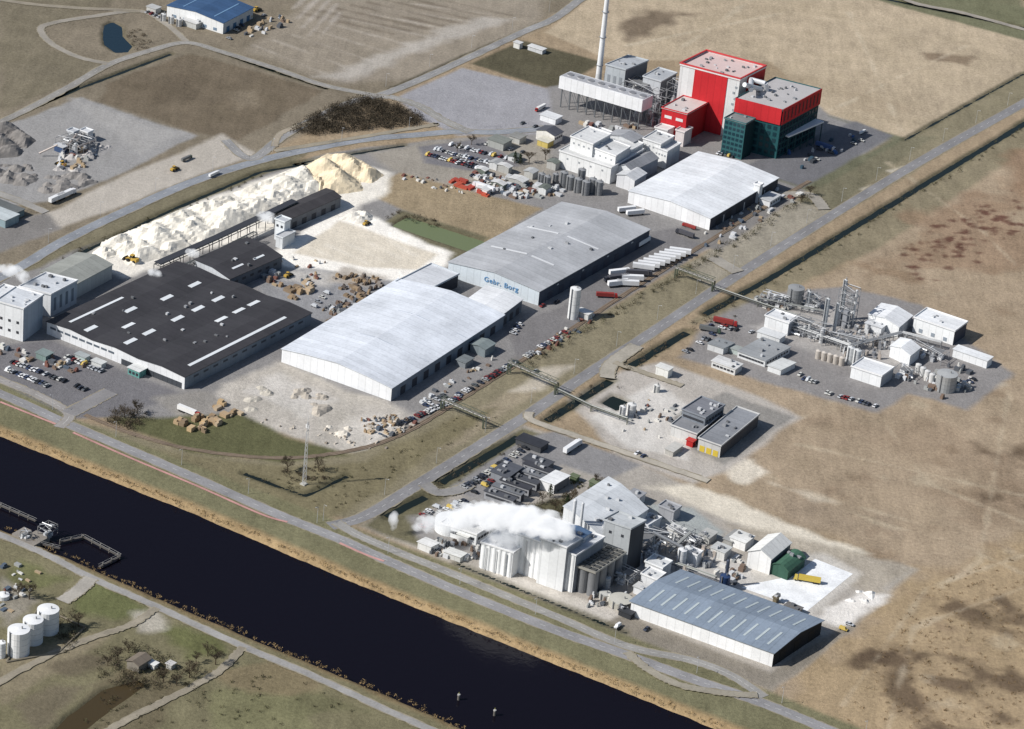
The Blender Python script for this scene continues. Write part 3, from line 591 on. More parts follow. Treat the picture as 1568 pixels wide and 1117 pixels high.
for i in range(10):
    for j in (.1, .9):
        c = s_+(a-s_)*(.03+.104*i)+(e-s_)*j; q.boxc(c, .6, .6, 0, 13.5, lm)
        if i < 9: q.tube((c.x, c.y, 1), tuple(s_+(a-s_)*(.03+.104*(i+1))+(e-s_)*j+Vector((0, 0, 13.5))), .18, lm, 4)
q.obj("legs", r_)
def punit(name, p, la, lb, h, lv, nv=5, col=(162, 164, 167), vcol=(218, 220, 221), seed=0):
    rs = random.Random(seed); o = G(*p); r_ = empty(name, o); q = MB(); mt = M(col, 'metal'); na = max(2, int(la/6)+1); nb = max(2, int(lb/6)+1)
    for i in range(na):
        for j in range(nb): q.boxc(o+AX*la*i/(na-1)+BX*lb*j/(nb-1), .3, .3, 0, h, mt)
    for k in range(1, lv+1):
        z = h*k/lv
        for i in range(na): q.box(o+AX*la*i/(na-1), AX*.2, BX*lb, z-.3, z, mt)
        for j in range(nb): q.box(o+BX*lb*j/(nb-1), AX*la, BX*.2, z-.28, z-.02, mt)
        fa, fb = rs.uniform(0, .5), rs.uniform(0, .5)
        q.box(o+AX*la*fa+BX*lb*fb, AX*la*.45, BX*lb*.45, z+.01, z+.12, M((140, 140, 140), 'metal'))
        for t in range(2): q.tube(tuple(o+BX*rs.uniform(0, lb)+Vector((0, 0, z+.8))), tuple(o+AX*la+BX*rs.uniform(0, lb)+Vector((0, 0, z+.8))), rs.uniform(.12, .28), M((206, 208, 210), 'metal'))
    q.obj("steel_frame", r_); q = MB()
    for i in range(nv):
        c = o+AX*rs.uniform(.1, .9)*la+BX*rs.uniform(.1, .9)*lb
        if rs.random() < .55: q.cyl(c, rs.uniform(.5, 1.2), 0, rs.uniform(.4, 1.05)*h, M(vcol, 'metal'), 14, capz=.6)
        else:
            z = h*rs.choice([.0, .35, .7])+1.; d = rs.choice([AX, BX]); q.tube(tuple(c-d*2+Vector((0, 0, z))), tuple(c+d*2+Vector((0, 0, z))), .75, M(vcol, 'metal'), 12)
        q.boxc(o+AX*rs.uniform(.1, .9)*la+BX*rs.uniform(.1, .9)*lb, rs.uniform(1.5, 4), rs.uniform(1.5, 4), 0, rs.uniform(1.5, h*.5), M(rs.choice([(228, 230, 232), (190, 192, 194), (150, 153, 158)]), 'wall'))
    q.obj("vessels", r_); return r_
bld("filter_house", (928, 100), (958, 108), (992, 94), 25, (190, 196, 200), (180, 184, 188), units=6, side=(120, 124, 130), fd=row(3, 2, 14, 5, (150, 156, 162)))
bld("filter_house", (985, 118), (1012, 126), (1036, 113), 22, (198, 202, 206), (176, 180, 184), units=4, side=(110, 114, 120))
punit("flue_gas_unit", (1000, 185), 28, 22, 18, 3, 12, seed=2); punit("flue_gas_unit", (965, 158), 22, 20, 15, 3, 9, seed=3); punit("flue_gas_unit", (1040, 180), 12, 14, 22, 4, 5, seed=11)
for p, r, h in (((948, 152), 3, 14), ((960, 156), 3, 14), ((972, 160), 3, 14), ((984, 164), 3, 14), ((998, 164), 3.4, 18)): tank("storage_silo", p, r, h, (220, 222, 223))
q = MB(); c = G(914, 142); q.cyl(c, 2.6, 0, 14, M((210, 213, 215), 'paint'), 20, r2=2.0); q.cyl(c, 2.0, 14, 71, M((234, 236, 237), 'paint'), 20, r2=1.5); q.cyl(c, 2.3, 70, 71.2, M((120, 122, 126), 'metal'), 20)
for z in (20, 40, 58): q.cyl(c, 2.4, z, z+.3, M((150, 152, 156), 'metal'), 16)
q.obj("chimney_stack")
bld("blue_roof_hall", (256, 9), (342, 36), (388, 12), 8, (230, 232, 232), (66, 94, 130), prof=gb(2.2), side=(196, 202, 206), sky=[(.2, .1, .22, .9), (.75, .1, .77, .9)], skc=(120, 156, 190), sd=row(4, 4, 4, 0, (70, 110, 146)), fd=row(5, 3, 2, 1, (120, 140, 160)))
sb("site_office", (300, 46), 12, 6, 4, (190, 192, 190), (206, 206, 204), units=2); sb("site_office", (238, 22), 8, 6, 3.5, (200, 200, 196), (190, 190, 188))
for p in ((250, 32), (262, 36), (274, 40)): tank("storage_tank", p, 2, 5, (214, 214, 212))
sb("pump_house", (795, 76), 5, 4, 4, (220, 220, 216), (210, 210, 208)); sb("pump_house", (830, 84), 12, 5, 3, (206, 208, 210), (214, 214, 212)); sb("pump_house", (850, 192), 12, 8, 4, WHT, (220, 222, 224))
sb("blue_roof_shed", (8, 350), 24, 12, 5, (150, 170, 176), (200, 208, 210)); sb("shed", (20, 338), 22, 10, 4, (120, 140, 144), (112, 116, 116))
sb("office_building", (848, 222), 14, 10, 6, (232, 230, 224), (90, 92, 100), prof=gb(2), sd=row(4, 1.6, 1.4, 3, DK)); sb("workshop", (838, 228), 8, 7, 4, (204, 184, 110), (222, 218, 204))
sb("workshop", (770, 232), 12, 10, 5, (170, 172, 168), (134, 138, 132)); sb("workshop", (795, 222), 8, 8, 4, (190, 190, 186), (150, 150, 146))
for i, (x, y) in enumerate([(742, 270), (760, 262), (778, 268), (800, 288), (815, 276), (835, 300), (790, 250), (850, 262), (745, 300), (770, 292)]):
    sb("yard_shed", (x, y), random.uniform(5, 11), random.uniform(4, 8), random.uniform(3, 5), random.choice([(180, 180, 176), (216, 218, 218), (110, 118, 110)]), random.choice([(176, 178, 178), (112, 118, 112), (216, 216, 214)]), prof=gb(.8))
# ---- chemical plant on the right
bld("plant_hall", (1330, 482), (1377, 501), (1397, 484), 7, (238, 240, 240), (230, 232, 234), prof=gb(2), side=(190, 194, 198)); bld("plant_hall", (1400, 487), (1462, 508), (1481, 494), 9, (240, 242, 242), (232, 234, 235), side=(80, 84, 96), units=3, fd=row(3, 2.4, 2.4, 1, (150, 160, 170)))
bld("plant_hall", (1304, 562), (1350, 577), (1368, 564), 7, (238, 240, 241), (230, 232, 234), side=(170, 174, 180)); bld("plant_hall", (1172, 484), (1208, 496), (1222, 487), 8, (238, 240, 241), (228, 230, 231), side=(160, 165, 172), units=2)
bld("plant_hall", (1460, 535), (1512, 553), (1520, 547), 5, (238, 240, 241), (232, 234, 235)); bld("plant_hall", (1364, 530), (1394, 545), (1409, 533), 7, (238, 240, 241), (232, 234, 235), prof=gb(2)); bld("plant_hall", (1325, 495), (1350, 503), (1362, 494), 5, (232, 234, 235), (224, 226, 228), units=2)
bld("plant_hall", (1160, 508), (1194, 519), (1203, 513), 4, (220, 222, 222), (216, 218, 218)); bld("plant_office", (1130, 538), (1172, 553), (1210, 532), 4, (222, 224, 224), (160, 163, 165), units=5, fd=row(8, 1.8, 1.2, 1.4, DK), sd=row(8, 1.8, 1.2, 1.4, DK))
bld("plant_office", (1090, 553), (1126, 566), (1137, 558), 4, (220, 222, 222), (226, 226, 224), units=3, fd=row(6, 1.8, 1.2, 1.4, DK)); bld("plant_office", (1084, 526), (1108, 534), (1124, 526), 4, (206, 208, 208), (144, 148, 150), units=2)
bld("plant_office", (1176, 560), (1196, 567), (1218, 556), 3.5, (224, 226, 226), (212, 214, 212)); sb("yard_shed", (1130, 545), 6, 5, 3, (180, 190, 186), (170, 176, 172))
punit("distillation_unit", (1258, 530), 22, 12, 9, 2, 9, seed=5); punit("distillation_unit", (1298, 505), 9, 10, 23, 5, 5, seed=6); punit("process_unit", (1312, 540), 18, 12, 6, 1, 8, seed=7)
punit("process_unit", (1440, 560), 22, 10, 5, 1, 6, seed=8); punit("process_unit", (1390, 585), 10, 10, 5, 1, 6, seed=9); punit("process_unit", (1200, 476), 16, 8, 6, 1, 7, seed=10); punit("process_unit", (1250, 480), 12, 10, 8, 2, 6, seed=14)
for p, r, h in (((1286, 490), 1.3, 26), ((1262, 500), 1.4, 18), ((1276, 512), 1.1, 20), ((1236, 470), 1.4, 10)): tank("distillation_column", p, r, h, (210, 213, 214), n=14)
tank("storage_tank", (1447, 596), 6, 10, (176, 178, 178)); tank("storage_tank", (1216, 466), 5, 11, (150, 152, 153)); tank("storage_tank", (1300, 556), 2.2, 10, (224, 226, 226)); tank("storage_tank", (1310, 560), 2.2, 10, (224, 226, 226))
for i in range(5): tank("chemical_tank", (1252+i*9, 549+i*2.6), 1.6, 5, (206, 198, 188), bands=False)
for i in range(4): tank("chemical_tank", (1405+i*7, 570+i*5), 1.7, 5, (214, 214, 212), bands=False)
# ---- small works
bld("workshop_building", (1070, 672), (1104, 684), (1162, 636), 7, (200, 200, 198), (146, 149, 154), units=4, side=(92, 90, 92), fd=row(3, 3, 3.5, 0, (212, 186, 70)))
bld("workshop_building", (1028, 652), (1067, 666), (1105, 634), 6, (200, 200, 198), (138, 140, 144), units=4, side=(90, 90, 94)); bld("office_block", (1045, 628), (1080, 641), (1109, 622), 11, (130, 136, 144), (128, 130, 136), units=8, fd=row(6, 2, 1.4, 7.5, DK), sd=row(6, 2, 1.4, 7.5, DK))
sb("red_shed", (1060, 686), 4, 3, 3.5, (186, 50, 50), (196, 70, 66)); sb("yard_shed", (1022, 580), 8, 5, 5, (230, 230, 226), (224, 224, 220)); sb("yard_shed", (1030, 700), 5, 10, 3, (180, 178, 172), (196, 194, 188))
tank("storage_tank", (952, 640), 1.8, 7, (228, 228, 226)); tank("storage_tank", (966, 634), 2.6, 6, (228, 228, 226)); tank("storage_tank", (1005, 600), 1.8, 4, (220, 220, 216))
# ---- foreground plant
SP = M((243, 244, 244), 'paint')
def silo_wall(r_, P_, n_, h, emb):
    q = MB(); pS = Vector(P_(0, 0, 0)); uu = Vector(P_(1, 0, 0))-pS; vn_ = (Vector(P_(0, 1, 0))-pS).normalized(); rr = uu.length/n_/2
    for i in range(n_): q.cyl(pS+uu*((i+.5)/n_)+vn_*rr*emb, rr*.995, 0, h-.05, SP, 28)
    q.obj("silos", r_)
    q = MB()
    for i in range(3):
        a = pS+uu*(.2+.3*i)-vn_*(rr*(1-emb)+.3); q.boxc(a, .5, .3, 0, h-1, M((200, 202, 204), 'metal'), uu)
    q.obj("ladders", r_)
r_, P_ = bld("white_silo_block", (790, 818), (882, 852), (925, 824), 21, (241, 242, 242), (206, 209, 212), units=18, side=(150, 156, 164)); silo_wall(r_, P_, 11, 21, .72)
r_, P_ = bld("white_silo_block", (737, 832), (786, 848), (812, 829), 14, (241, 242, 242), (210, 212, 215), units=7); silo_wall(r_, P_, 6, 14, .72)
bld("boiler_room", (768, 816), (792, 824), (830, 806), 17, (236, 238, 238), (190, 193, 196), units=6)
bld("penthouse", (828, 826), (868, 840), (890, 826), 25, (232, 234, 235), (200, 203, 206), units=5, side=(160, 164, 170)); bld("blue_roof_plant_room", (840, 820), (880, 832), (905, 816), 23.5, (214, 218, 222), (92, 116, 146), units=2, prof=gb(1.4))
r_ = empty("grey_silo_battery", G(905, 918)); hs = 15; a = G(882, 866, hs); s_ = G(912, 877, hs); e = G(960, 845, hs)
for v_ in (a, s_, e): v_.z = 0
q = MB(); gm = M((138, 140, 143), 'metal'); rr = (a-s_).length/4
for i in range(2):
    for j in range(4): q.cyl(s_+(a-s_)*(.25+.5*i)+(e-s_)*(.125+.25*j), min(rr, (e-s_).length/8)*.98, 0, 14, gm, 22)
q.obj("silos", r_); q = MB(); q.box(s_, a-s_, e-s_, 14.01, 15, M((172, 170, 162), 'metal'))
for i in range(3):
    for j in range(8): q.box(s_+(a-s_)*(.06+.31*i)+(e-s_)*(.03+.12*j), (a-s_)*.24, (e-s_)*.08, 15.01, 15.5, M((94, 94, 92), 'metal'))
q.obj("deck", r_)
bld("elevator_tower", (925, 797), (966, 811), (988, 799), 26, (182, 186, 188), (188, 192, 194), side=(70, 74, 80), units=2, fd=row(2, 1.5, 1.5, 20, DK))
bld("process_hall", (862, 789), (924, 826), (992, 780), 14, (222, 225, 227), (212, 216, 219), prof=((0, 0), (.35, 3), (.7, 5), (1, 5)), side=(206, 210, 214), units=9)
bld("process_hall", (900, 765), (935, 772), (962, 757), 13, (230, 232, 232), (204, 207, 210), prof=gb(3)); bld("process_annex", (975, 800), (992, 806), (1012, 794), 9, (222, 224, 226), (204, 206, 208), units=3)
bld("canteen_building", (676, 802), (730, 820), (770, 795), 6, (236, 238, 238), (222, 222, 219), units=14, sd=row(8, 2, 1.5, 2.5, DK), fd=row(8, 2, 1.5, 2.5, DK)); q = MB(); q.cyl(G(688, 811), 7.6, 0, 6.3, M((232, 234, 234), 'paint'), 28, capz=.8); q.obj("round_hall")
bld("pump_house", (700, 818), (716, 824), (728, 817), 4, (228, 228, 226), (218, 218, 214)); bld("gate_office", (640, 830), (660, 838), (672, 832), 4, (228, 228, 226), (220, 220, 218)); bld("tank_house", (680, 845), (705, 854), (714, 848), 3, (206, 206, 202), (218, 218, 214))
for i in range(6):
    x = 748+i*12; y = 752-i*8.4
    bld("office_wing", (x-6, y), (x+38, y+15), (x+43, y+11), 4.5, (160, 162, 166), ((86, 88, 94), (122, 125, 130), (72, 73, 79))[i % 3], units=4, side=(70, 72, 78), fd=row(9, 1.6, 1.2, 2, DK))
bld("office_hall", (752, 722), (778, 732), (800, 716), 5.5, (140, 144, 150), (92, 95, 102), units=5, side=(70, 72, 78))
bld("white_office", (828, 735), (849, 743), (872, 729), 5.5, (240, 241, 241), (240, 241, 241), side=(110, 112, 116)); bld("office_wing", (800, 703), (836, 716), (848, 708), 4, (110, 112, 118), (80, 82, 88), units=3)
bld("dark_roof_shed", (790, 672), (828, 686), (840, 678), 3.5, (80, 82, 86), (62, 64, 70)); sb("green_shed", (882, 740), 4, 3, 3, (96, 110, 84), (116, 126, 100)); sb("green_shed", (914, 750), 5, 4, 3, (92, 104, 82), (124, 132, 108))
sk3 = [(.07+.083*i, .10, .085+.083*i, .38) for i in range(11)]+[(.07+.083*i, .62, .085+.083*i, .88) for i in range(11)]
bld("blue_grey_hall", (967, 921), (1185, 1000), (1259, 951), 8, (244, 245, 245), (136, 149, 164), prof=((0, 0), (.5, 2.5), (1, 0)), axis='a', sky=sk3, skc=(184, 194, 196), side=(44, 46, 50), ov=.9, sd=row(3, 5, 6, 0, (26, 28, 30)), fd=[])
bld("gable_hall", (1146, 845), (1181, 857), (1211, 832), 9, (240, 240, 238), (232, 232, 228), prof=gb(3.5), side=(120, 124, 128))
bld("green_shed", (1181, 866), (1207, 876), (1233, 855), 5, (62, 94, 80), (78, 114, 95), prof=((0, 0), (.12, 1.4), (.3, 2.4), (.5, 2.8), (.7, 2.4), (.88, 1.4), (1, 0)), units=3)
for (x, y, la, lb, h, c1, c2) in [(1004, 905, 9, 8, 6, WHT, (220, 222, 222)), (1012, 890, 10, 9, 7, (228, 230, 230), (214, 216, 216)), (985, 915, 6, 5, 4, WHT, (214, 214, 212)), (1140, 845, 9, 9, 5, (236, 236, 234), (228, 228, 224)), (1108, 860, 8, 7, 5, (216, 216, 212), (200, 202, 200)),
        (1030, 800, 9, 7, 6, (176, 178, 182), (168, 170, 174)), (990, 830, 8, 8, 8, (222, 224, 226), (208, 210, 212)), (1120, 838, 5, 12, 3, (166, 166, 162), (160, 160, 158)), (1188, 925, 2, 3, 3, (120, 110, 90), (120, 110, 90)), (1222, 944, 8, 4, 3, (130, 126, 120), (120, 118, 116)), (1065, 870, 6, 5, 7, WHT, (206, 208, 210)), (978, 775, 7, 6, 5, (206, 208, 210), (156, 158, 162)), (965, 950, 7, 4, 3, (60, 62, 66), (66, 68, 72)), (1040, 830, 8, 6, 5, (226, 226, 222), (220, 220, 216)), (1085, 835, 6, 8, 4, (196, 196, 192), (186, 186, 182))]:
    sb("utility_building", (x, y), la, lb, h, c1, c2, units=2)
punit("conveyor_structure", (1062, 846), 20, 12, 6, 2, 6, seed=21); punit("dryer_unit", (1000, 862), 14, 18, 9, 2, 9, seed=22); punit("pipe_gallery", (868, 900), 3, 8, 6, 2, 2, seed=23); punit("dryer_unit", (960, 905), 12, 12, 6, 2, 5, seed=24)
q = MB(); q.tube(G(1000, 815, 12), G(1066, 850, 3), .9, M((178, 180, 182), 'metal')); q.tube(G(1025, 845, 3), G(1058, 815, 13), .9, M((158, 160, 158), 'metal')); q.obj("conveyor_belt")
tank("blue_silo", (1108, 903), 2.6, 8, (48, 70, 110)); tank("exhaust_stack", (1110, 898), .9, 15, (80, 88, 104), bands=False); tank("storage_tank", (1042, 868), 2.4, 10, (230, 231, 231)); tank("storage_tank", (1052, 862), 2.2, 9, (220, 222, 222))
tank("clarifier_tank", (950, 926), 6, 3.5, (200, 198, 188), capz=.2); tank("clarifier_tank", (926, 916), 3, 3, (196, 196, 190), capz=.2); tank("storage_tank", (928, 900), 2, 6, (206, 206, 204)); tank("exhaust_stack", (872, 848), .9, 31, (210, 212, 214), bands=False); tank("exhaust_stack", (884, 850), .7, 30, (210, 212, 214), bands=False)
tank("cement_silo", (877, 487), 3.2, 19, (232, 233, 232)); sb("silo_office", (900, 492), 8, 5, 4, (212, 214, 212), (226, 226, 224))
for p, r, h in (((28, 1000), 5.2, 13), ((50, 982), 4.8, 12), ((73, 966), 5.2, 12), ((2, 1006), 2, 8), ((5, 916), 3, 2)): tank("white_storage_tank", p, r, h, (242, 243, 243))
q = MB(); P_ = [G(*p) for p in ((10, 1015), (90, 1000), (130, 962), (60, 930))]
for i in range(4):
    a, b = P_[i], P_[(i+1) % 4]; q.tube(a+Vector((0, 0, .4)), b+Vector((0, 0, .4)), .5, M((140, 132, 116), 'concrete'), 6)
q.obj("bund_wall")
sb("boat_house", (212, 1032), 7, 9, 4, (140, 134, 124), (126, 116, 104), prof=gb(1.5)); sb("cabin", (236, 1027), 6, 3, 2.6, (224, 224, 220), (230, 230, 226)); sb("cabin", (262, 1027), 3, 3, 2.6, (190, 190, 184), (204, 202, 198))
# ------------------------------------------------------------------ heaps
def heap(name, pts, n, h0, h1, col, seed, st=1.6, slope=.62):
    rs = np.random.RandomState(seed); P = W(pts); a = np.array(P)
    gx = np.arange(a[:, 0].min()-4, a[:, 0].max()+4, st); gy = np.arange(a[:, 1].min()-4, a[:, 1].max()+4, st); GX, GY = np.meshgrid(gx, gy)
    z = np.full(GX.shape, -1.); cs = rnd_in(pts, n, rs)
    for c in cs:
        hc = rs.uniform(h0, h1); z = np.maximum(z, hc-np.hypot(GX-c.x, GY-c.y)*slope*rs.uniform(.8, 1.2))
    z += 1.4*fbm(GX, GY, 6, seed)+.9*fbm(GX, GY, 2.4, seed+5)*(z > 0); sd = sdpoly(GX, GY, P)+2*fbm(GX, GY, 9, seed); z = np.minimum(z, (-sd)*.8+.1); z = np.maximum(z, -.6)
    q = MB(); fs = []; used = {}; vs = []
    keep = (np.maximum.reduce([z[:-1, :-1], z[1:, :-1], z[:-1, 1:], z[1:, 1:]]) > 0)
    for j, i in zip(*np.where(keep)):
        f = []
        for dj, di in ((0, 0), (0, 1), (1, 1), (1, 0)):
            k = (j+dj, i+di)
            if k not in used: used[k] = len(vs); vs.append((GX[k], GY[k], z[k]))
            f.append(used[k])
        fs.append(tuple(f))
    q.add(vs, fs, M(col, 'heap')); return q.obj(name)
heap("white_sand_heap", [(142, 388), (165, 368), (250, 334), (330, 306), (400, 280), (440, 262), (470, 255), (500, 290), (430, 325), (330, 362), (250, 395), (190, 410)], 75, 3, 9, (238, 232, 218), 1, slope=.5)
heap("yellow_sand_heap", [(450, 268), (490, 242), (545, 243), (588, 268), (560, 292), (520, 298), (490, 300)], 16, 6, 12, (230, 214, 184), 2)
heap("white_sand_heap", [(520, 335), (560, 318), (590, 325), (560, 342), (530, 348)], 8, 2, 4, (232, 227, 216), 3)
heap("gravel_heap", [(-60, 195), (20, 190), (55, 215), (30, 240), (-60, 250)], 14, 4, 9, (132, 128, 124), 4); heap("gravel_heap", [(70, 270), (140, 262), (150, 280), (80, 300), (50, 290)], 12, 2, 4, (144, 140, 136), 5); heap("gravel_heap", [(-40, 255), (50, 250), (60, 285), (-40, 285)], 16, 1.5, 4, (140, 136, 132), 6)
heap("soil_heap", [(455, 590), (520, 600), (540, 625), (480, 640), (440, 620)], 12, 1, 2.6, (182, 174, 162), 7); heap("soil_heap", [(350, 610), (400, 590), (430, 610), (380, 640)], 9, 1, 2.2, (190, 184, 172), 8)
heap("white_sand_heap", [(1000, 898), (1030, 890), (1040, 905), (1010, 915)], 4, 1, 2.2, (232, 230, 226), 9); heap("soil_heap", [(500, 650), (540, 655), (540, 675), (500, 670)], 5, 1, 2.4, (218, 211, 198), 10); heap("soil_heap", [(1310, 905), (1345, 908), (1330, 925), (1290, 920)], 6, .8, 1.8, (234, 231, 225), 13)
heap("rubble_heap", [(160, 215), (190, 235), (150, 245), (120, 265), (60, 262), (100, 240)], 14, 1., 3, (186, 182, 178), 14)
# ------------------------------------------------------------------ pipe racks
def rack(name, pts, h, pipes=3, wd=3., col=(120, 122, 126), step=12., roof=False, pr=.2, pc=((176, 178, 176), (130, 134, 124), (156, 158, 158))):
    P = [G(*p) for p in pts]; q = MB(); mt = M(col, 'metal')
    for a, b in zip(P[:-1], P[1:]):
        d = (b-a); L = d.length; d.normalize(); n_ = Vector((-d.y, d.x, 0)); k = max(1, int(L/step))
        for i in range(k+1):
            c = a+d*L*i/k
            for s_ in (-1, 1): q.boxc(c+n_*s_*wd/2, .3, .3, 0, h, mt, d)
            q.boxc(c, .3, wd, h-.3, h+.05, mt, d)
        for s_ in (-1, 1): q.box(a+n_*(s_*wd/2-.12), d*L, n_*.24, h-.8, h-.35, mt)
        for i in range(pipes):
            o = n_*(-wd/2+wd*(i+.5)/pipes); q.tube(tuple(a+o+Vector((0, 0, h+.35))), tuple(b+o+Vector((0, 0, h+.35))), pr, M(pc[i % 3], 'metal'))
        if roof: q.box(a-n_*wd/2, d*L, n_*wd, h+1, h+1.3, M((76, 76, 80), 'metal'))
    return q.obj(name)
def truss(name, p0, p1, h, wd=2.6):
    a, b = G(*p0), G(*p1); d = b-a; L = d.length; d.normalize(); n_ = Vector((-d.y, d.x, 0)); q = MB(); mt = M((98, 106, 92), 'metal'); k = int(L/3.2)
    for s_ in (-1, 1):
        o = n_*s_*wd/2
        for z in (h, h+2.4): q.tube(a+o+Vector((0, 0, z)), b+o+Vector((0, 0, z)), .16, mt, 4)
        for i in range(k):
            z0, z1 = (h, h+2.4) if i % 2 else (h+2.4, h); q.tube(a+o+d*L*i/k+Vector((0, 0, z0)), a+o+d*L*(i+1)/k+Vector((0, 0, z1)), .1, mt, 4)
        for t in (0, .02, .98, 1.): q.boxc(a+o+d*L*t, .35, .35, 0, h, mt, d)
    for i in range(3): q.tube(a+n_*(-.7+.7*i)+Vector((0, 0, h+.5)), b+n_*(-.7+.7*i)+Vector((0, 0, h+.5)), .22, M(((170, 172, 170), (120, 112, 100), (150, 152, 150))[i], 'metal'))
    q.obj(name)
truss("pipe_bridge", (676, 628), (742, 656), 6); truss("pipe_bridge", (778, 572), (852, 604), 6.5); truss("pipe_bridge", (1034, 425), (1092, 446), 6); rack("pipe_rack", [(852, 604), (905, 630), (960, 650)], 3.5, 2, 1.2, (112, 116, 106))
rack("pipe_rack", [(1092, 446), (1160, 470), (1220, 490)], 3, 2, 1.2, (120, 122, 116)); rack("pipe_rack", [(1215, 510), (1300, 540), (1380, 520), (1440, 535)], 4.5, 4, 3, (160, 162, 164), 7, pr=.25, pc=((206, 208, 208), (180, 182, 182), (196, 196, 194))); rack("pipe_rack", [(1160, 465), (1260, 485)], 3.5, 3, 2)
rack("conveyor_gallery", [(240, 425), (330, 385), (415, 345), (450, 328)], 8, 4, 5, (90, 90, 94), 8, roof=True); rack("conveyor_gallery", [(262, 432), (340, 397), (390, 372)], 7, 3, 3, (110, 110, 112), 8)
rack("pipe_rack", [(1000, 862), (1048, 878), (1095, 895)], 4, 3, 2.4); rack("pipe_rack", [(1000, 215), (1040, 195), (1075, 190)], 6, 3, 3)
# jetties
q = MB(); tm = M((98, 94, 90), 'concrete')
for pts in ([(-40, 756), (55, 798)], [(92, 830), (128, 822), (184, 852)], [(184, 852), (152, 868)], [(30, 825), (92, 840)]):
    P_ = [G(*p, -.6) for p in pts]
    for a, b in zip(P_[:-1], P_[1:]):
        d = b-a; L = d.length; d.normalize(); n_ = Vector((-d.y, d.x, 0)); q.box(a-n_*.6, d*L, n_*1.2, -.9, -.5, tm)
        for s_ in (-.7, .7): q.tube(tuple(a+n_*s_+Vector((0, 0, 1.1))), tuple(b+n_*s_+Vector((0, 0, 1.1))), .06, M((180, 180, 178), 'paint'), 4)
        for i in range(int(L/6)+1): q.cyl(a+d*min(L, i*6), .4, -5, .6, M((120, 116, 110), 'concrete'), 8)
q.obj("mooring_jetty")
q = MB(); o = G(52, 838); q.box(o, AX*9, BX*12, -4, .8, M((142, 136, 128), 'concrete')); q.box(G(30, 826), AX*5, BX*9, -4, 1.2, M((150, 144, 136), 'concrete')); q.obj("lock_pier")
punit("lock_gate_machinery", (72, 826), 6, 8, 5, 2, 2, (150, 150, 150), seed=31); punit("lock_gate_machinery", (40, 830), 4, 4, 4, 1, 2, (150, 150, 150), seed=32)
for p in ((702, 1072), (757, 1096)):
    q = MB(); c = G(*p, -2); q.cyl(c, .6, -5, .6, M((120, 116, 110), 'concrete'), 10); q.cyl(c, .7, .6, 1.1, M((190, 188, 184), 'paint'), 10); q.cyl(c, .1, 1.1, 2.2, M((180, 180, 100), 'paint'), 6); q.obj("mooring_dolphin")
# radio mast
r_ = empty("radio_mast", G(465, 742)); q = MB(); c = G(465, 742); mt = M((226, 226, 226), 'paint'); q.boxc(c, 3, 3, 0, .6, M((190, 188, 180), 'concrete')); q.obj("base", r_); q = MB()
cor = [Vector((math.cos(t)*1.0, math.sin(t)*1.0, 0)) for t in (0.3, 2.4, 4.5)]
for k in range(12):
    z0, z1 = .6+k*3, .6+(k+1)*3; s0, s1 = 1.2-.7*k/12, 1.2-.7*(k+1)/12
    for i in range(3):
        q.tube(c+cor[i]*s0+Vector((0, 0, z0)), c+cor[i]*s1+Vector((0, 0, z1)), .13, mt, 4); q.tube(c+cor[i]*s0+Vector((0, 0, z0)), c+cor[(i+1) % 3]*s1+Vector((0, 0, z1)), .08, mt, 4)
q.obj("lattice", r_); q = MB(); q.tube(c+Vector((0, 0, 34)), c+Vector((0, 0, 40)), .15, mt); q.boxc(c, 2.2, .4, 33, 35, mt); q.obj("antenna", r_)
# ------------------------------------------------------------------ vehicles
def car_mesh(col, van=False):
    q = MB(); p = M(col, 'paint'); g = M((30, 36, 44), 'glass'); k = M((30, 30, 32), 'paint')
    prof = [(-2.2, .35), (-2.25, .75), (-2.1, .98), (1.05, .95), (2.1, .78), (2.2, .4)]
    n = len(prof); q.add([(x, -.85, z) for x, z in prof]+[(x, .85, z) for x, z in prof], [tuple(range(n)), tuple(range(2*n-1, n-1, -1))]+[(i, n+i, n+(i+1) % n, (i+1) % n) for i in range(n)], p)
    x0, x1, x2, x3, zt = (-2.15, -2.0, .9, 1.5, 1.95) if van else (-1.95, -1.35, .35, 1.1, 1.45)
    q.hexa([(x0, -.8, .97), (x3, -.8, .95), (x3, .8, .95), (x0, .8, .97)], [(x1, -.65, zt-.06), (x2, -.65, zt-.06), (x2, .65, zt-.06), (x1, .65, zt-.06)], p if van else g)
    q.hexa([(x1, -.66, zt-.06), (x2, -.66, zt-.06), (x2, .66, zt-.06), (x1, .66, zt-.06)], [(x1+.1, -.6, zt), (x2-.1, -.6, zt), (x2-.1, .6, zt), (x1+.1, .6, zt)], p)
    for x in (-1.35, 1.35):
        for y in (-.82, .82): q.tube((x, y-.1, .32), (x, y+.1, .32), .32, k, 10)
    return q.mesh("van_body" if van else "car_body", Vector((0, 0, 0)))
COLS = [(228, 229, 231), (194, 197, 201), (154, 158, 164), (44, 46, 52), (60, 66, 80), (130, 50, 50), (60, 72, 100), (210, 210, 205), (94, 98, 102), (170, 172, 174)]
CM = [car_mesh(c) for c in COLS]; VM = [car_mesh(c, True) for c in ((236, 237, 238), (206, 180, 96), (196, 200, 204))]
def cars(p0, p1, n, d='a', fill=.85):
    a, b = G(*p0), G(*p1); dd = AX if d == 'a' else BX
    for i in range(n):
        if random.random() > fill: continue
        c = a.lerp(b, i/max(1, n-1)); s_ = random.choice((-1, 1)); van = random.random() < .12
        ang = random.gauss(0, .04); e = Vector((dd.x*math.cos(ang)-dd.y*math.sin(ang), dd.x*math.sin(ang)+dd.y*math.cos(ang), 0))*s_
        c += e*random.uniform(-.4, .4); c.z = .21
        inst("parked_van" if van else "parked_car", random.choice(VM if van else CM), c, e)
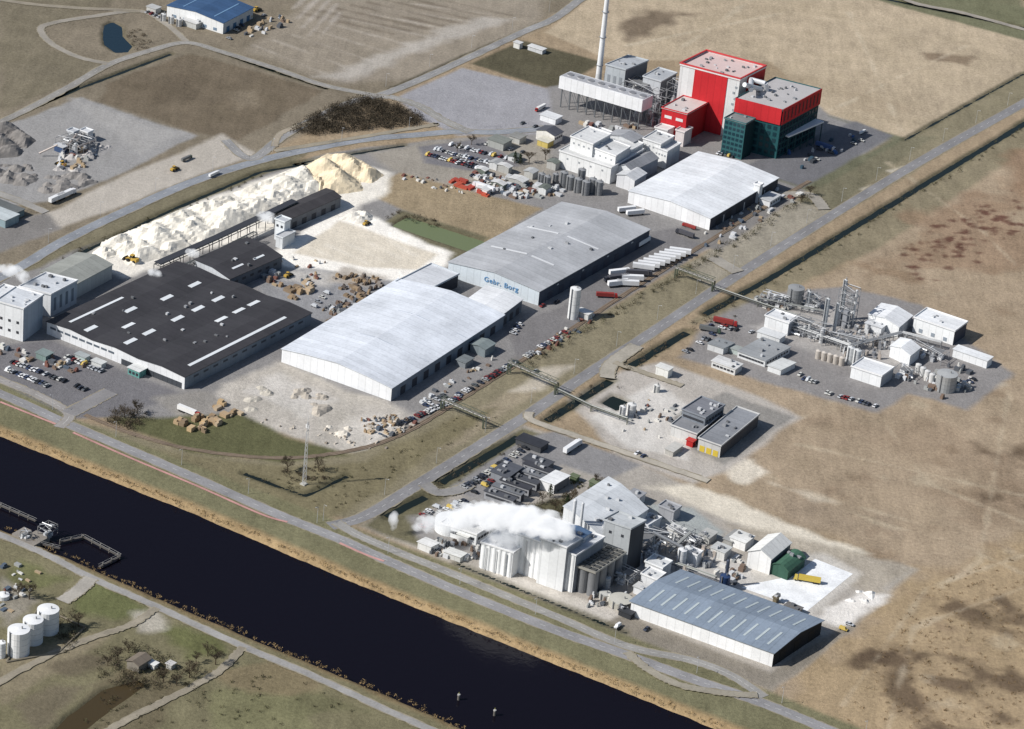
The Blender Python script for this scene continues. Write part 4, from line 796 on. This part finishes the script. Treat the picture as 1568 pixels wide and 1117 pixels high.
def truck_mesh(tc, cc, tractor=True):
    q = MB(); k = M((30, 30, 32), 'paint')
    q.hexa([(-7, -1.25, 1.15), (6.2, -1.25, 1.15), (6.2, 1.25, 1.15), (-7, 1.25, 1.15)], [(-7, -1.25, 3.9), (6.2, -1.25, 3.9), (6.2, 1.25, 3.9), (-7, 1.25, 3.9)], M(tc, 'paint'))
    q.boxc(Vector((-.5, 0, 0)), 12, 1.2, .8, 1.14, k, Vector((1, 0, 0)))
    if tractor:
        q.hexa([(6.7, -1.2, .7), (9, -1.2, .7), (9, 1.2, .7), (6.7, 1.2, .7)], [(6.7, -1.15, 3.4), (8.5, -1.15, 3.4), (8.5, 1.15, 3.4), (6.7, 1.15, 3.4)], M(cc, 'paint'))
        q.hexa([(8.86, -1.05, 1.9), (8.9, -1.05, 1.9), (8.9, 1.05, 1.9), (8.86, 1.05, 1.9)], [(8.6, -1.05, 3.0), (8.66, -1.05, 3.0), (8.66, 1.05, 3.0), (8.6, 1.05, 3.0)], M((30, 36, 44), 'glass'))
    for x in (-5.5, -4.2, -2.9)+((5.2, 7.8) if tractor else (5.,)):
        for y in (-1.05, 1.05): q.tube((x, y-.18, .5), (x, y+.18, .5), .5, k, 10)
    return q.mesh("truck_body", Vector((0, 0, 0)))
TM = {'w': truck_mesh((238, 239, 240), (226, 226, 228)), 'r': truck_mesh((236, 235, 233), (170, 44, 44)), 'R': truck_mesh((150, 60, 56), (160, 44, 44)), 'wt': truck_mesh((238, 239, 240), (0, 0, 0), False), 'g': truck_mesh((110, 112, 112), (70, 90, 76)), 'b': truck_mesh((70, 96, 144), (220, 220, 222)), 'y': truck_mesh((204, 178, 76), (208, 186, 90)), 'k': truck_mesh((84, 84, 90), (60, 62, 70))}
def truck(k, p, d, name=None, sc=1.):
    c = G(*p); c.z = .2; inst(name or ("semi_trailer" if k == 'wt' else "truck"), TM[k], c, d, sc)
for i in range(8): truck('wt', (986+i*8, 414-i*3.4), AX*-1+BX*.5)
for i, k in enumerate(('wt', 'k', 'wt')): truck(k, (947-i*1, 422+i*8.5), Vector((-1, -.5, 0)))
for i, k in enumerate(('k', 'wt', 'wt')): truck(k, (976-i*7, 423+i*8), Vector((1, .12, 0)))
truck('R', (927, 456), Vector((1, .1, 0)), sc=.8)
truck('R', (1056, 350), AX, sc=.6); truck('k', (1050, 362), AX, sc=.8); truck('wt', (985, 375), BX); truck('w', (960, 385), BX); truck('w', (100, 303), BX); truck('wt', (88, 308), BX); truck('g', (285, 246), BX, sc=.6)
truck('r', (287, 634), AX*-1, sc=.9); truck('w', (875, 690), BX); truck('y', (1238, 892), Vector((-1, .15, 0)), "tanker_truck", .85); truck('R', (1108, 497), Vector((1, -.25, 0)), sc=.9); truck('g', (1085, 508), Vector((1, -.25, 0)), sc=.8); truck('wt', (960, 325), Vector((1, .5, 0)), sc=.9); truck('wt', (973, 330), Vector((1, .5, 0)), sc=.9); truck('w', (742, 292), AX); truck('r', (828, 168), BX*-1, sc=.7); truck('b', (1262, 228), AX*-1, sc=.9)
truck('w', (327, 270), BX, sc=.6); truck('w', (1320, 205), BX, sc=.5)
for a in [((8, 566), (72, 592), 16, 'b'), ((20, 556), (85, 580), 14, 'b'), ((98, 546), (155, 570), 12, 'b'), ((92, 582), (130, 598), 7, 'b', .5),
          ((608, 652), (700, 612), 22, 'a', .85), ((700, 608), (790, 556), 24, 'a', .8), ((800, 550), (870, 508), 16, 'a', .7), ((640, 628), (680, 608), 8, 'a', .6),
          ((655, 238), (735, 260), 20, 'b'), ((668, 230), (752, 252), 20, 'b'), ((686, 222), (775, 244), 20, 'b', .6), ((712, 268), (790, 286), 16, 'b', .7), ((745, 222), (800, 234), 10, 'b', .6), ((700, 246), (740, 258), 8, 'b'),
          ((712, 748), (776, 706), 15, 'a', .9), ((726, 755), (752, 738), 6, 'a', .8), ((785, 700), (830, 672), 8, 'a', .5), ((632, 800), (668, 778), 8, 'a', .6), ((640, 812), (720, 770), 12, 'a', .5), ((668, 790), (716, 766), 10, 'a', .8),
          ((1050, 540), (1110, 500), 13, 'a', .5), ((1078, 520), (1120, 530), 8, 'b'), ((1088, 500), (1150, 510), 9, 'b', .6), ((1266, 603), (1340, 623), 15, 'b', .7), ((1225, 580), (1260, 590), 7, 'b', .5), ((1480, 590), (1500, 575), 5, 'a', .6),
          ((786, 512), (800, 488), 6, 'a', .6), ((830, 470), (860, 462), 5, 'b', .5), ((1100, 236), (1140, 245), 8, 'b', .8), ((1250, 245), (1330, 212), 8, 'a', .4), ((930, 960), (990, 965), 5, 'b', .4), ((955, 688), (985, 700), 4, 'b', .5), ((360, 20), (430, 28), 9, 'b', .6), ((370, 40), (350, 60), 6, 'a', .6),
          ((225, 20), (250, 30), 5, 'b', .6), ((480, 470), (500, 450), 4, 'a', .6), ((780, 185), (840, 200), 4, 'b', .5), ((880, 560), (884, 556), 1, 'b'), ((820, 570), (822, 569), 1, 'b'), ((1290, 965), (1310, 950), 3, 'a', .6), ((660, 840), (690, 850), 4, 'b', .7), ((1195, 566), (1225, 575), 5, 'b', .5)]: cars(*a)
def loader():
    q = MB(); y = M((196, 162, 76), 'paint'); k = M((32, 32, 34), 'paint'); X_ = Vector((1, 0, 0))
    q.boxc(Vector((-1.2, 0, 0)), 3.2, 2.2, 1, 2.4, y, X_); q.boxc(Vector((.2, 0, 0)), 1.6, 1.7, 1.2, 3.4, M((40, 46, 52), 'glass'), X_); q.boxc(Vector((.2, 0, 0)), 1.8, 1.9, 3.4, 3.6, y, X_); q.boxc(Vector((1.6, 0, 0)), 1.6, 1.6, .9, 1.8, y, X_)
    for s_ in (-.6, .6): q.tube((1.6, s_, 1.9), (4.0, s_, .9), .2, y)
    q.hexa([(3.8, -1.5, .2), (5.2, -1.5, .2), (5.2, 1.5, .2), (3.8, 1.5, .2)], [(3.8, -1.5, 1.6), (4.3, -1.5, 1.6), (4.3, 1.5, 1.6), (3.8, 1.5, 1.6)], k)
    for x in (-1.6, 1.7):
        for s_ in (-1.2, 1.2): q.tube((x, s_-.35, .8), (x, s_+.35, .8), .8, k, 12)
    return q.mesh("loader_body", Vector((0, 0, 0)))
LM = loader()
for p, d, s_ in (((203, 402), AX, 1.3), ((440, 425), BX, .9), ((1010, 205), AX, 1), ((95, 255), AX, 1.), ((560, 345), BX, .8), ((266, 262), BX, .9), ((398, 398), AX, .8), ((380, 28), AX, 1.), ((392, 18), BX, 1.)):
    c = G(*p); c.z = .1; inst("wheel_loader", LM, c, d, s_)
punit("gravel_crusher", (118, 240), 18, 18, 7, 2, 8, (180, 180, 180), (214, 216, 218), seed=41); sb("crusher_cabin", (134, 218), 6, 5, 6, (226, 228, 230), (210, 212, 214)); sb("crusher_cabin", (112, 222), 5, 5, 8, (206, 210, 214), (190, 192, 196)); sb("crusher_cabin", (96, 236), 7, 4, 4, (70, 90, 124), (200, 202, 204))
q = MB()
for a, b in (((95, 235, 1), (118, 205, 9)), ((120, 225, 9), (146, 215, 2)), ((88, 222, 8), (60, 235, 2)), ((118, 215, 9), (135, 198, 3))): q.tube(G(*a), G(*b), .6, M((176, 166, 160), 'metal'), 6)
q.obj("conveyor_belt")
# ------------------------------------------------------------------ clutter
def scatter(name, pts, n, smin, smax, hmin, hmax, cols, seed, kind='paint'):
    rs = np.random.RandomState(seed); q = MB()
    for c in rnd_in(pts, n, rs):
        d = (AX if rs.rand() < .5 else BX); d = Vector((d.x+rs.normal(0, .06), d.y+rs.normal(0, .06), 0)); l = rs.uniform(smin, smax); w_ = l*rs.uniform(.35, .8); h = rs.uniform(hmin, hmax); mt = M(cols[rs.randint(len(cols))], kind)
        q.boxc(c, l, w_, 0, h, mt, d)
        if rs.rand() < .5: q.boxc(c+d*l*.12, l*.6, w_*.8, h+.02, h+h*.5, mt, d)
    return q.obj(name)
WD = [(182, 158, 126), (164, 142, 114), (140, 122, 100), (194, 174, 146)]; MX = [(210, 212, 214), (164, 166, 164), (128, 110, 97), (94, 98, 104), (220, 218, 212), (130, 90, 80), (90, 102, 116), (176, 156, 128)]
scatter("timber_stacks", [(440, 440), (475, 432), (490, 445), (445, 462)], 16, 2, 6, 1.2, 2.6, WD, 1); scatter("timber_stacks", [(510, 425), (560, 420), (600, 440), (560, 465), (520, 450)], 60, 1.5, 4, .8, 2., WD[1:3]+[(112, 98, 86), (150, 142, 134), (96, 88, 82)], 2); scatter("pallet_stacks", [(490, 470), (545, 455), (560, 470), (500, 495)], 30, 1.5, 3.5, .8, 1.8, WD[1:3]+MX[:4], 3)
scatter("timber_stacks", [(252, 648), (300, 640), (340, 620), (372, 634), (310, 665)], 30, 2.5, 5, 1.2, 2.4, [(196, 170, 132)]+WD, 4); scatter("pallet_stacks", [(550, 640), (610, 635), (640, 650), (600, 672), (560, 665)], 70, 1, 3.5, .6, 1.6, WD+MX+[(190, 182, 170)]*3, 5)
scatter("red_containers", [(672, 276), (692, 272), (762, 296), (752, 304)], 12, 4, 8, 1., 2.0, [(190, 88, 66), (176, 76, 62)], 6); scatter("yard_containers", [(722, 262), (850, 285), (880, 300), (790, 305), (740, 285)], 90, 1.5, 5.5, 1, 2.6, MX+[(200, 202, 204)]*3, 7)
scatter("yard_containers", [(860, 190), (990, 190), (1000, 205), (880, 215)], 24, 2, 5, 1, 2.6, MX, 8); scatter("yard_containers", [(400, 405), (440, 410), (420, 440), (395, 430)], 16, 2, 5, 1, 2.5, MX, 9); scatter("yard_containers", [(1150, 460), (1180, 452), (1240, 470), (1180, 480)], 24, 1.5, 4, 1, 2.4, MX[:5], 10)
scatter("yard_containers", [(1380, 570), (1480, 560), (1500, 590), (1450, 615), (1390, 590)], 44, 1., 4, .8, 2.4, MX[:5], 11); scatter("process_equipment", [(1240, 520), (1330, 490), (1400, 530), (1320, 560)], 90, .8, 3, .8, 3.5, [(222, 224, 225), (186, 188, 190), (150, 152, 156), (200, 190, 180)], 12, 'metal')
scatter("process_equipment", [(985, 800), (1100, 840), (1090, 880), (1000, 880), (960, 850)], 100, .8, 3.4, .8, 3.8, [(222, 224, 225), (186, 188, 190), (140, 142, 146), (200, 190, 180)], 13, 'metal'); scatter("process_equipment", [(905, 905), (970, 915), (960, 945), (900, 930)], 30, .8, 2.6, .8, 2.6, MX[:5], 14)
scatter("process_equipment", [(640, 830), (740, 835), (740, 865), (660, 850)], 50, .8, 3.5, .8, 2.6, MX[:5], 15); scatter("process_equipment", [(930, 140), (1000, 160), (1040, 190), (990, 195)], 60, 1, 3.6, 1, 5, [(222, 224, 225), (186, 188, 190), (130, 132, 136)], 16, 'metal')
scatter("yard_containers", [(1100, 380), (1180, 290), (1240, 290), (1215, 310)], 14, 2, 5, 1, 2.4, MX, 17); scatter("pallet_stacks", [(780, 560), (905, 480), (915, 490), (800, 570)], 36, 1., 3, .6, 1.6, MX, 18); scatter("yard_containers", [(90, 240), (150, 225), (140, 260), (90, 262)], 20, 1.5, 4, 1, 2.6, MX, 19)
scatter("pallet_stacks", [(0, 530), (60, 545), (160, 570), (150, 580), (0, 548)], 30, 1.5, 4, .8, 2.2, MX, 20); scatter("yard_containers", [(1200, 235), (1300, 200), (1340, 210), (1230, 265)], 18, 1.5, 4.5, 1, 2.2, [(60, 84, 100), (70, 74, 80), (200, 200, 200), (60, 96, 150)], 21)
scatter("yard_containers", [(930, 650), (1010, 600), (1060, 640), (1000, 680)], 26, 1., 3.5, .6, 1.8, MX, 22); scatter("yard_containers", [(355, 60), (430, 20), (445, 35), (380, 65)], 18, 1.5, 4.5, .8, 2.2, MX, 23); scatter("site_debris", [(380, 640), (560, 660), (600, 690), (520, 690)], 30, .8, 2.4, .3, 1., [(204, 195, 182), (154, 144, 132)], 24)
scatter("site_debris", [(0, 860), (60, 870), (50, 930), (0, 940)], 24, 1., 3.5, .4, 1.4, MX, 25); scatter("yard_containers", [(1130, 850), (1150, 890), (1110, 900), (1090, 870)], 18, 1.5, 4, 1, 2.2, MX[:5], 26); scatter("pallet_stacks", [(420, 395), (500, 400), (480, 440), (400, 440)], 26, 1, 3, .6, 1.6, MX+WD, 27)
scatter("site_debris", [(600, 268), (680, 275), (720, 300), (640, 285)], 22, 1, 3, .4, 1.4, MX, 28); scatter("pallet_stacks", [(1060, 370), (1090, 352), (1200, 285), (1215, 300), (1100, 385)], 26, 1, 3.4, .6, 1.8, MX, 29)
scatter("roof_equipment", [(640, 612), (760, 545), (770, 552), (650, 622)], 24, 1, 3, .6, 1.8, MX, 30)
# ------------------------------------------------------------------ vegetation
def tuft(q, c, r, h, n, rs, mats, s0=.4, s1=.9):
    for i in range(n):
        a = rs.uniform(0, 6.283); rr = r*math.sqrt(rs.random()); zz = h*(.08+.92*rs.random()*math.sqrt(max(0, 1-(rr/r)**2*.8)))
        p = Vector((c.x+rr*math.cos(a), c.y+rr*math.sin(a), c.z+zz)); s_ = rs.uniform(s0, s1)
        d1 = Vector((rs.gauss(0, 1), rs.gauss(0, 1), rs.gauss(0, 1))).normalized()*s_; d2 = Vector((rs.gauss(0, 1), rs.gauss(0, 1), rs.gauss(0, .6))).normalized()*s_*.6
        q.add([p, p+d1, p+d1*.5+d2], [(0, 1, 2)], mats[rs.randrange(len(mats))])
    for i in range(3):
        a = rs.uniform(0, 6.283); q.tube((c.x, c.y, c.z-.1), (c.x+math.cos(a)*r*.6, c.y+math.sin(a)*r*.6, c.z+h*.7), .06, mats[0], 3)
BR = [M((84, 75, 62), 'twig'), M((102, 91, 76), 'twig'), M((66, 61, 48), 'twig')]; OL = [M((74, 75, 50), 'twig'), M((92, 87, 64), 'twig'), M((56, 58, 40), 'twig')]; EV = [M((36, 50, 32), 'twig'), M((50, 62, 40), 'twig')]; TH_ = [M((76, 69, 58), 'twig'), M((60, 56, 46), 'twig'), M((92, 82, 68), 'twig')]
def shrubs_area(name, pts, n, r, h, mats, seed, k=34, s0=.4, s1=.9):
    rs = random.Random(seed); q = MB()
    for c in rnd_in(pts, n, np.random.RandomState(seed)): f = rs.uniform(.6, 1.3); tuft(q, c, r*f, h*f, k, rs, mats, s0, s1)
    return q.obj(name)
def shrubs_line(name, pts, step, r, h, mats, seed, jit=1.5, fill=.8, k=30):
    rs = random.Random(seed); q = MB(); P = [G(*p) for p in pts]
    for a, b in zip(P[:-1], P[1:]):
        L = (b-a).length
        for i in range(int(L/step)):
            if rs.random() > fill: continue
            c = a.lerp(b, i*step/L)+Vector((rs.gauss(0, jit), rs.gauss(0, jit), 0)); f = rs.uniform(.5, 1.4); tuft(q, c, r*f, h*f, k, rs, mats)
    return q.obj(name)
shrubs_area("thicket", [(446, 203), (475, 182), (520, 162), (560, 150), (610, 165), (645, 182), (640, 193), (560, 200), (480, 208)], 480, 3.2, 5, TH_, 1, 60, .5, 1.1)
shrubs_line("hedge", [(1250, 296), (1180, 338), (1110, 382), (1050, 418), (960, 470), (900, 503), (850, 535), (790, 572)], 3.2, 2.2, 3.4, OL+BR, 2, 1.5, .85, 36)
shrubs_line("hedge", [(1240, 302), (1060, 412), (880, 523)], 7, 1.8, 2.6, OL+BR, 3, 2.5, .6)
shrubs_line("roadside_shrubs", [(1090, 478), (1180, 432), (1330, 342), (1568, 198)], 5, 1.6, 1.8, OL+BR, 4, 2, .6); shrubs_line("roadside_shrubs", [(1060, 500), (1140, 465)], 4, 1.6, 2., BR, 5, 3)
shrubs_line("roadside_shrubs", [(830, 652), (940, 585)], 4, 1.5, 2.0, BR, 6, 2.2, .7); shrubs_line("roadside_shrubs", [(955, 570), (1050, 512)], 4, 1.5, 2.0, BR, 7, 2.2, .7); shrubs_line("roadside_shrubs", [(670, 748), (800, 678)], 4, 1.5, 2.0, BR, 8, 2.2, .7)
shrubs_area("thicket", [(170, 630), (215, 625), (235, 645), (200, 660), (165, 650)], 70, 2.2, 2.8, BR, 9); shrubs_area("thicket", [(430, 720), (500, 715), (510, 735), (440, 740)], 30, 1.6, 1.8, BR, 10)
shrubs_area("thicket", [(60, 940), (110, 930), (130, 970), (100, 1000)], 45, 2.0, 2.2, BR+OL, 11); shrubs_area("thicket", [(150, 1000), (200, 985), (250, 1000), (310, 1020), (290, 1050), (200, 1060), (150, 1040)], 110, 2.2, 3, BR+OL, 12); shrubs_area("garden_shrubs", [(800, 775), (880, 755), (890, 790), (840, 795)], 44, 1.5, 2, OL+BR, 13)
shrubs_area("garden_shrubs", [(810, 745), (900, 730), (960, 750), (880, 765)], 34, 1.2, 1.6, OL, 14)
shrubs_area("rough_grass_tussocks", [(1290, 1117), (1400, 900), (1568, 850), (1568, 1117)], 260, 1.2, .5, [M((140, 118, 88), 'twig'), M((118, 99, 73), 'twig')], 16, 12); shrubs_line("reed_fringe", [(p[0], p[1]-3) for p in CN[1:7]], 2, 1.3, 1.2, [M((172, 148, 108), 'twig'), M((148, 124, 88), 'twig')], 17, 1.0, .9, 14)
shrubs_line("reed_fringe", [(x, y+2) for x, y in CS[2:9]], 2, 1.3, 1.1, [M((160, 137, 98), 'twig'), M((136, 115, 82), 'twig')], 18, 1.0, .9, 14); shrubs_area("thicket", [(190, 50), (215, 45), (240, 70), (205, 80)], 22, 1.8, 1.8, BR, 19); shrubs_line("roadside_shrubs", [(370, 722), (468, 752), (530, 722)], 4, 1.2, 1.2, OL+BR, 20, 1.2, .6)
shrubs_line("roadside_shrubs", [(100, 395), (200, 350), (420, 262)], 5, 1.4, 1.6, OL+BR, 21, 1.5, .6); shrubs_area("thicket", [(590, 335), (610, 322), (690, 345), (680, 350)], 20, 1.4, 1.8, BR, 22)
shrubs_area("scrub", [(120, 1060), (420, 1020), (560, 1090), (500, 1117), (120, 1117)], 70, 1.2, .9, OL+BR, 23, 16); shrubs_area("scrub", [(540, 780), (600, 735), (760, 640), (700, 640), (560, 705), (400, 715), (480, 780)], 60, 1.1, .7, OL+BR, 24, 14)
def tree_mesh(seed, mats, h=9, ev=False):
    rs = random.Random(seed); q = MB(); bark = M((84, 72, 58), 'twig'); q.cyl(Vector((0, 0, 0)), .32, 0, h*.45, bark, 8, r2=.2)
    if ev:
        q.cyl(Vector((0, 0, 0)), .2, h*.45, h*.95, bark, 6, r2=.05)
        for k in range(11): z = h*(.12+.8*k/11); tuft(q, Vector((0, 0, z)), max(.5, 2.6*(1-k/12)), 1.2, 50, rs, mats, .4, .8)
    else:
        for i in range(9):
            a = i*.7+rs.uniform(-.2, .2)*3; l = h*rs.uniform(.28, .42); b0 = Vector((0, 0, h*rs.uniform(.25, .45))); e = b0+Vector((math.cos(a)*l*.75, math.sin(a)*l*.75, l)); q.tube(b0, e, .1, bark, 5)
            for j in range(4): e2 = e+Vector((rs.gauss(0, 1), rs.gauss(0, 1), rs.uniform(.2, 1.6))); q.tube(b0.lerp(e, .6), e2, .05, bark, 3); tuft(q, e2-Vector((0, 0, .8)), 1.1, 1.6, 18, rs, mats, .25, .6)
    return q.mesh("tree", Vector((0, 0, 0)))
TR = [tree_mesh(i, BR) for i in range(3)]; TE = tree_mesh(9, EV, 9, True)
for i, p in enumerate([(180, 1012), (196, 1000), (165, 1020), (250, 1045), (270, 1050), (290, 1038), (300, 1015), (318, 1005), (205, 1052), (120, 960), (45, 918), (28, 915), (330, 1018), (190, 640), (210, 634), (1240, 300), (1226, 312), (875, 770), (850, 782), (830, 770), (915, 745), (810, 250), (835, 245), (700, 232), (722, 222), (488, 722), (440, 722)]):
    inst("bare_tree", TR[i % 3], G(*p), Vector((math.cos(i), math.sin(i), 0)), random.uniform(.6, .95))
for p in ((796, 252), (788, 250), (868, 778), (842, 762)): inst("conifer_tree", TE, G(*p), Vector((1, 0, 0)), random.uniform(.7, 1))
# ------------------------------------------------------------------ lamps
q = MB(); lm = M((190, 192, 194), 'paint'); q.cyl(Vector((0, 0, 0)), .12, 0, 9.5, lm, 6, r2=.07); q.tube((0, 0, 9.4), (1.6, 0, 9.7), .06, lm, 5); q.boxc(Vector((1.8, 0, 0)), .7, .3, 9.6, 9.8, lm, Vector((1, 0, 0))); LP = q.mesh("lamp", Vector((0, 0, 0)))
for P_, stp, d, side_ in ((MAINR, 46, AX, 6), (CANR, 44, BX, 6), ([(0, 418), (200, 314), (400, 240), (640, 202), (760, 198)], 50, AX, 4), ([(600, 136), (800, 46), (900, -4)], 50, AX, 5)):
    V_ = [G(*p) for p in P_]; acc = 0
    for a, b in zip(V_[:-1], V_[1:]):
        L = (b-a).length; dd = (b-a).normalized(); n_ = Vector((-dd.y, dd.x, 0)); s_ = acc
        while s_ < L: c = a+dd*s_+n_*side_; inst("street_lamp", LP, c, -n_); s_ += stp
        acc = s_-L
# ------------------------------------------------------------------ steam
bpy.ops.mesh.primitive_uv_sphere_add(segments=20, ring_count=12); sph = bpy.context.object; sme = sph.data; bpy.data.objects.remove(sph)
def steam(root, c, rad, dens, sc):
    o = bpy.data.objects.new("puff", sme.copy()); scene.collection.objects.link(o); o.parent = root; o.location = Vector(c)-root.location; o.scale = rad; o.rotation_euler = (0, 0, -.2)
    ma = bpy.data.materials.new("steam"); ma.use_nodes = True; nt = ma.node_tree; nt.nodes.remove(nt.nodes["Principled BSDF"]); v = N(nt, "ShaderNodeVolumePrincipled")
    nt.links.new(v.outputs[0], nt.nodes["Material Output"].inputs["Volume"]); v.inputs["Color"].default_value = (1, 1, 1, 1); v.inputs["Anisotropy"].default_value = 0
    tc = N(nt, "ShaderNodeTexCoord"); ln = N(nt, "ShaderNodeVectorMath", operation='LENGTH'); nt.links.new(tc.outputs["Object"], ln.inputs[0])
    geo = N(nt, "ShaderNodeNewGeometry"); n_ = noise(nt, geo.outputs["Position"], sc, 4, .6)
    f = mth(nt, 'SUBTRACT', mth(nt, 'MULTIPLY_ADD', n_, 3.6, -.9), mth(nt, 'POWER', ln.outputs["Value"], 2.))
    dn = mth(nt, 'MULTIPLY', mth(nt, 'MINIMUM', mth(nt, 'MAXIMUM', f, 0.), 1.), dens)
    nt.links.new(dn, v.inputs["Density"]); v.inputs["Emission Color"].default_value = (.95, .97, 1, 1); nt.links.new(mth(nt, 'MULTIPLY', dn, .45), v.inputs["Emission Strength"]); o.data.materials.clear(); o.data.materials.append(ma)  # steam glows faintly: emission stands in for sunlight scattered inside the plume
r_ = empty("steam_plume", G(800, 850))
for c, rad, dn in ((G(860, 812, 31), (8, 6, 6), .6), (G(838, 803, 34), (12, 9, 7), .6), (G(810, 798, 34), (13, 9, 8), .55), (G(780, 794, 33), (14, 9, 8), .5), (G(750, 790, 31), (14, 10, 8), .45), (G(718, 793, 27), (13, 9, 7), .36), (G(688, 798, 22), (11, 8, 6), .2), (G(655, 803, 14), (7, 5, 5), .32), (G(603, 798, 8), (3, 3, 6), .32), (G(775, 826, 19), (10, 6, 5), .22), (G(640, 806, 10), (4, 3, 3), .25)):
    steam(r_, c, rad, dn, .15)
r_ = empty("steam_plume", G(20, 430)); steam(r_, G(16, 414, 20), (8, 5, 4), .35, .2); steam(r_, G(35, 424, 18), (5, 4, 4), .3, .25)
r_ = empty("steam_plume", G(410, 340)); steam(r_, G(408, 333, 12), (7, 4, 4), .4, .25); steam(r_, G(238, 418, 10), (5, 3, 3), .4, .3); steam(r_, G(295, 388, 10), (5, 3, 3), .35, .3)
print("objects", len(bpy.data.objects))
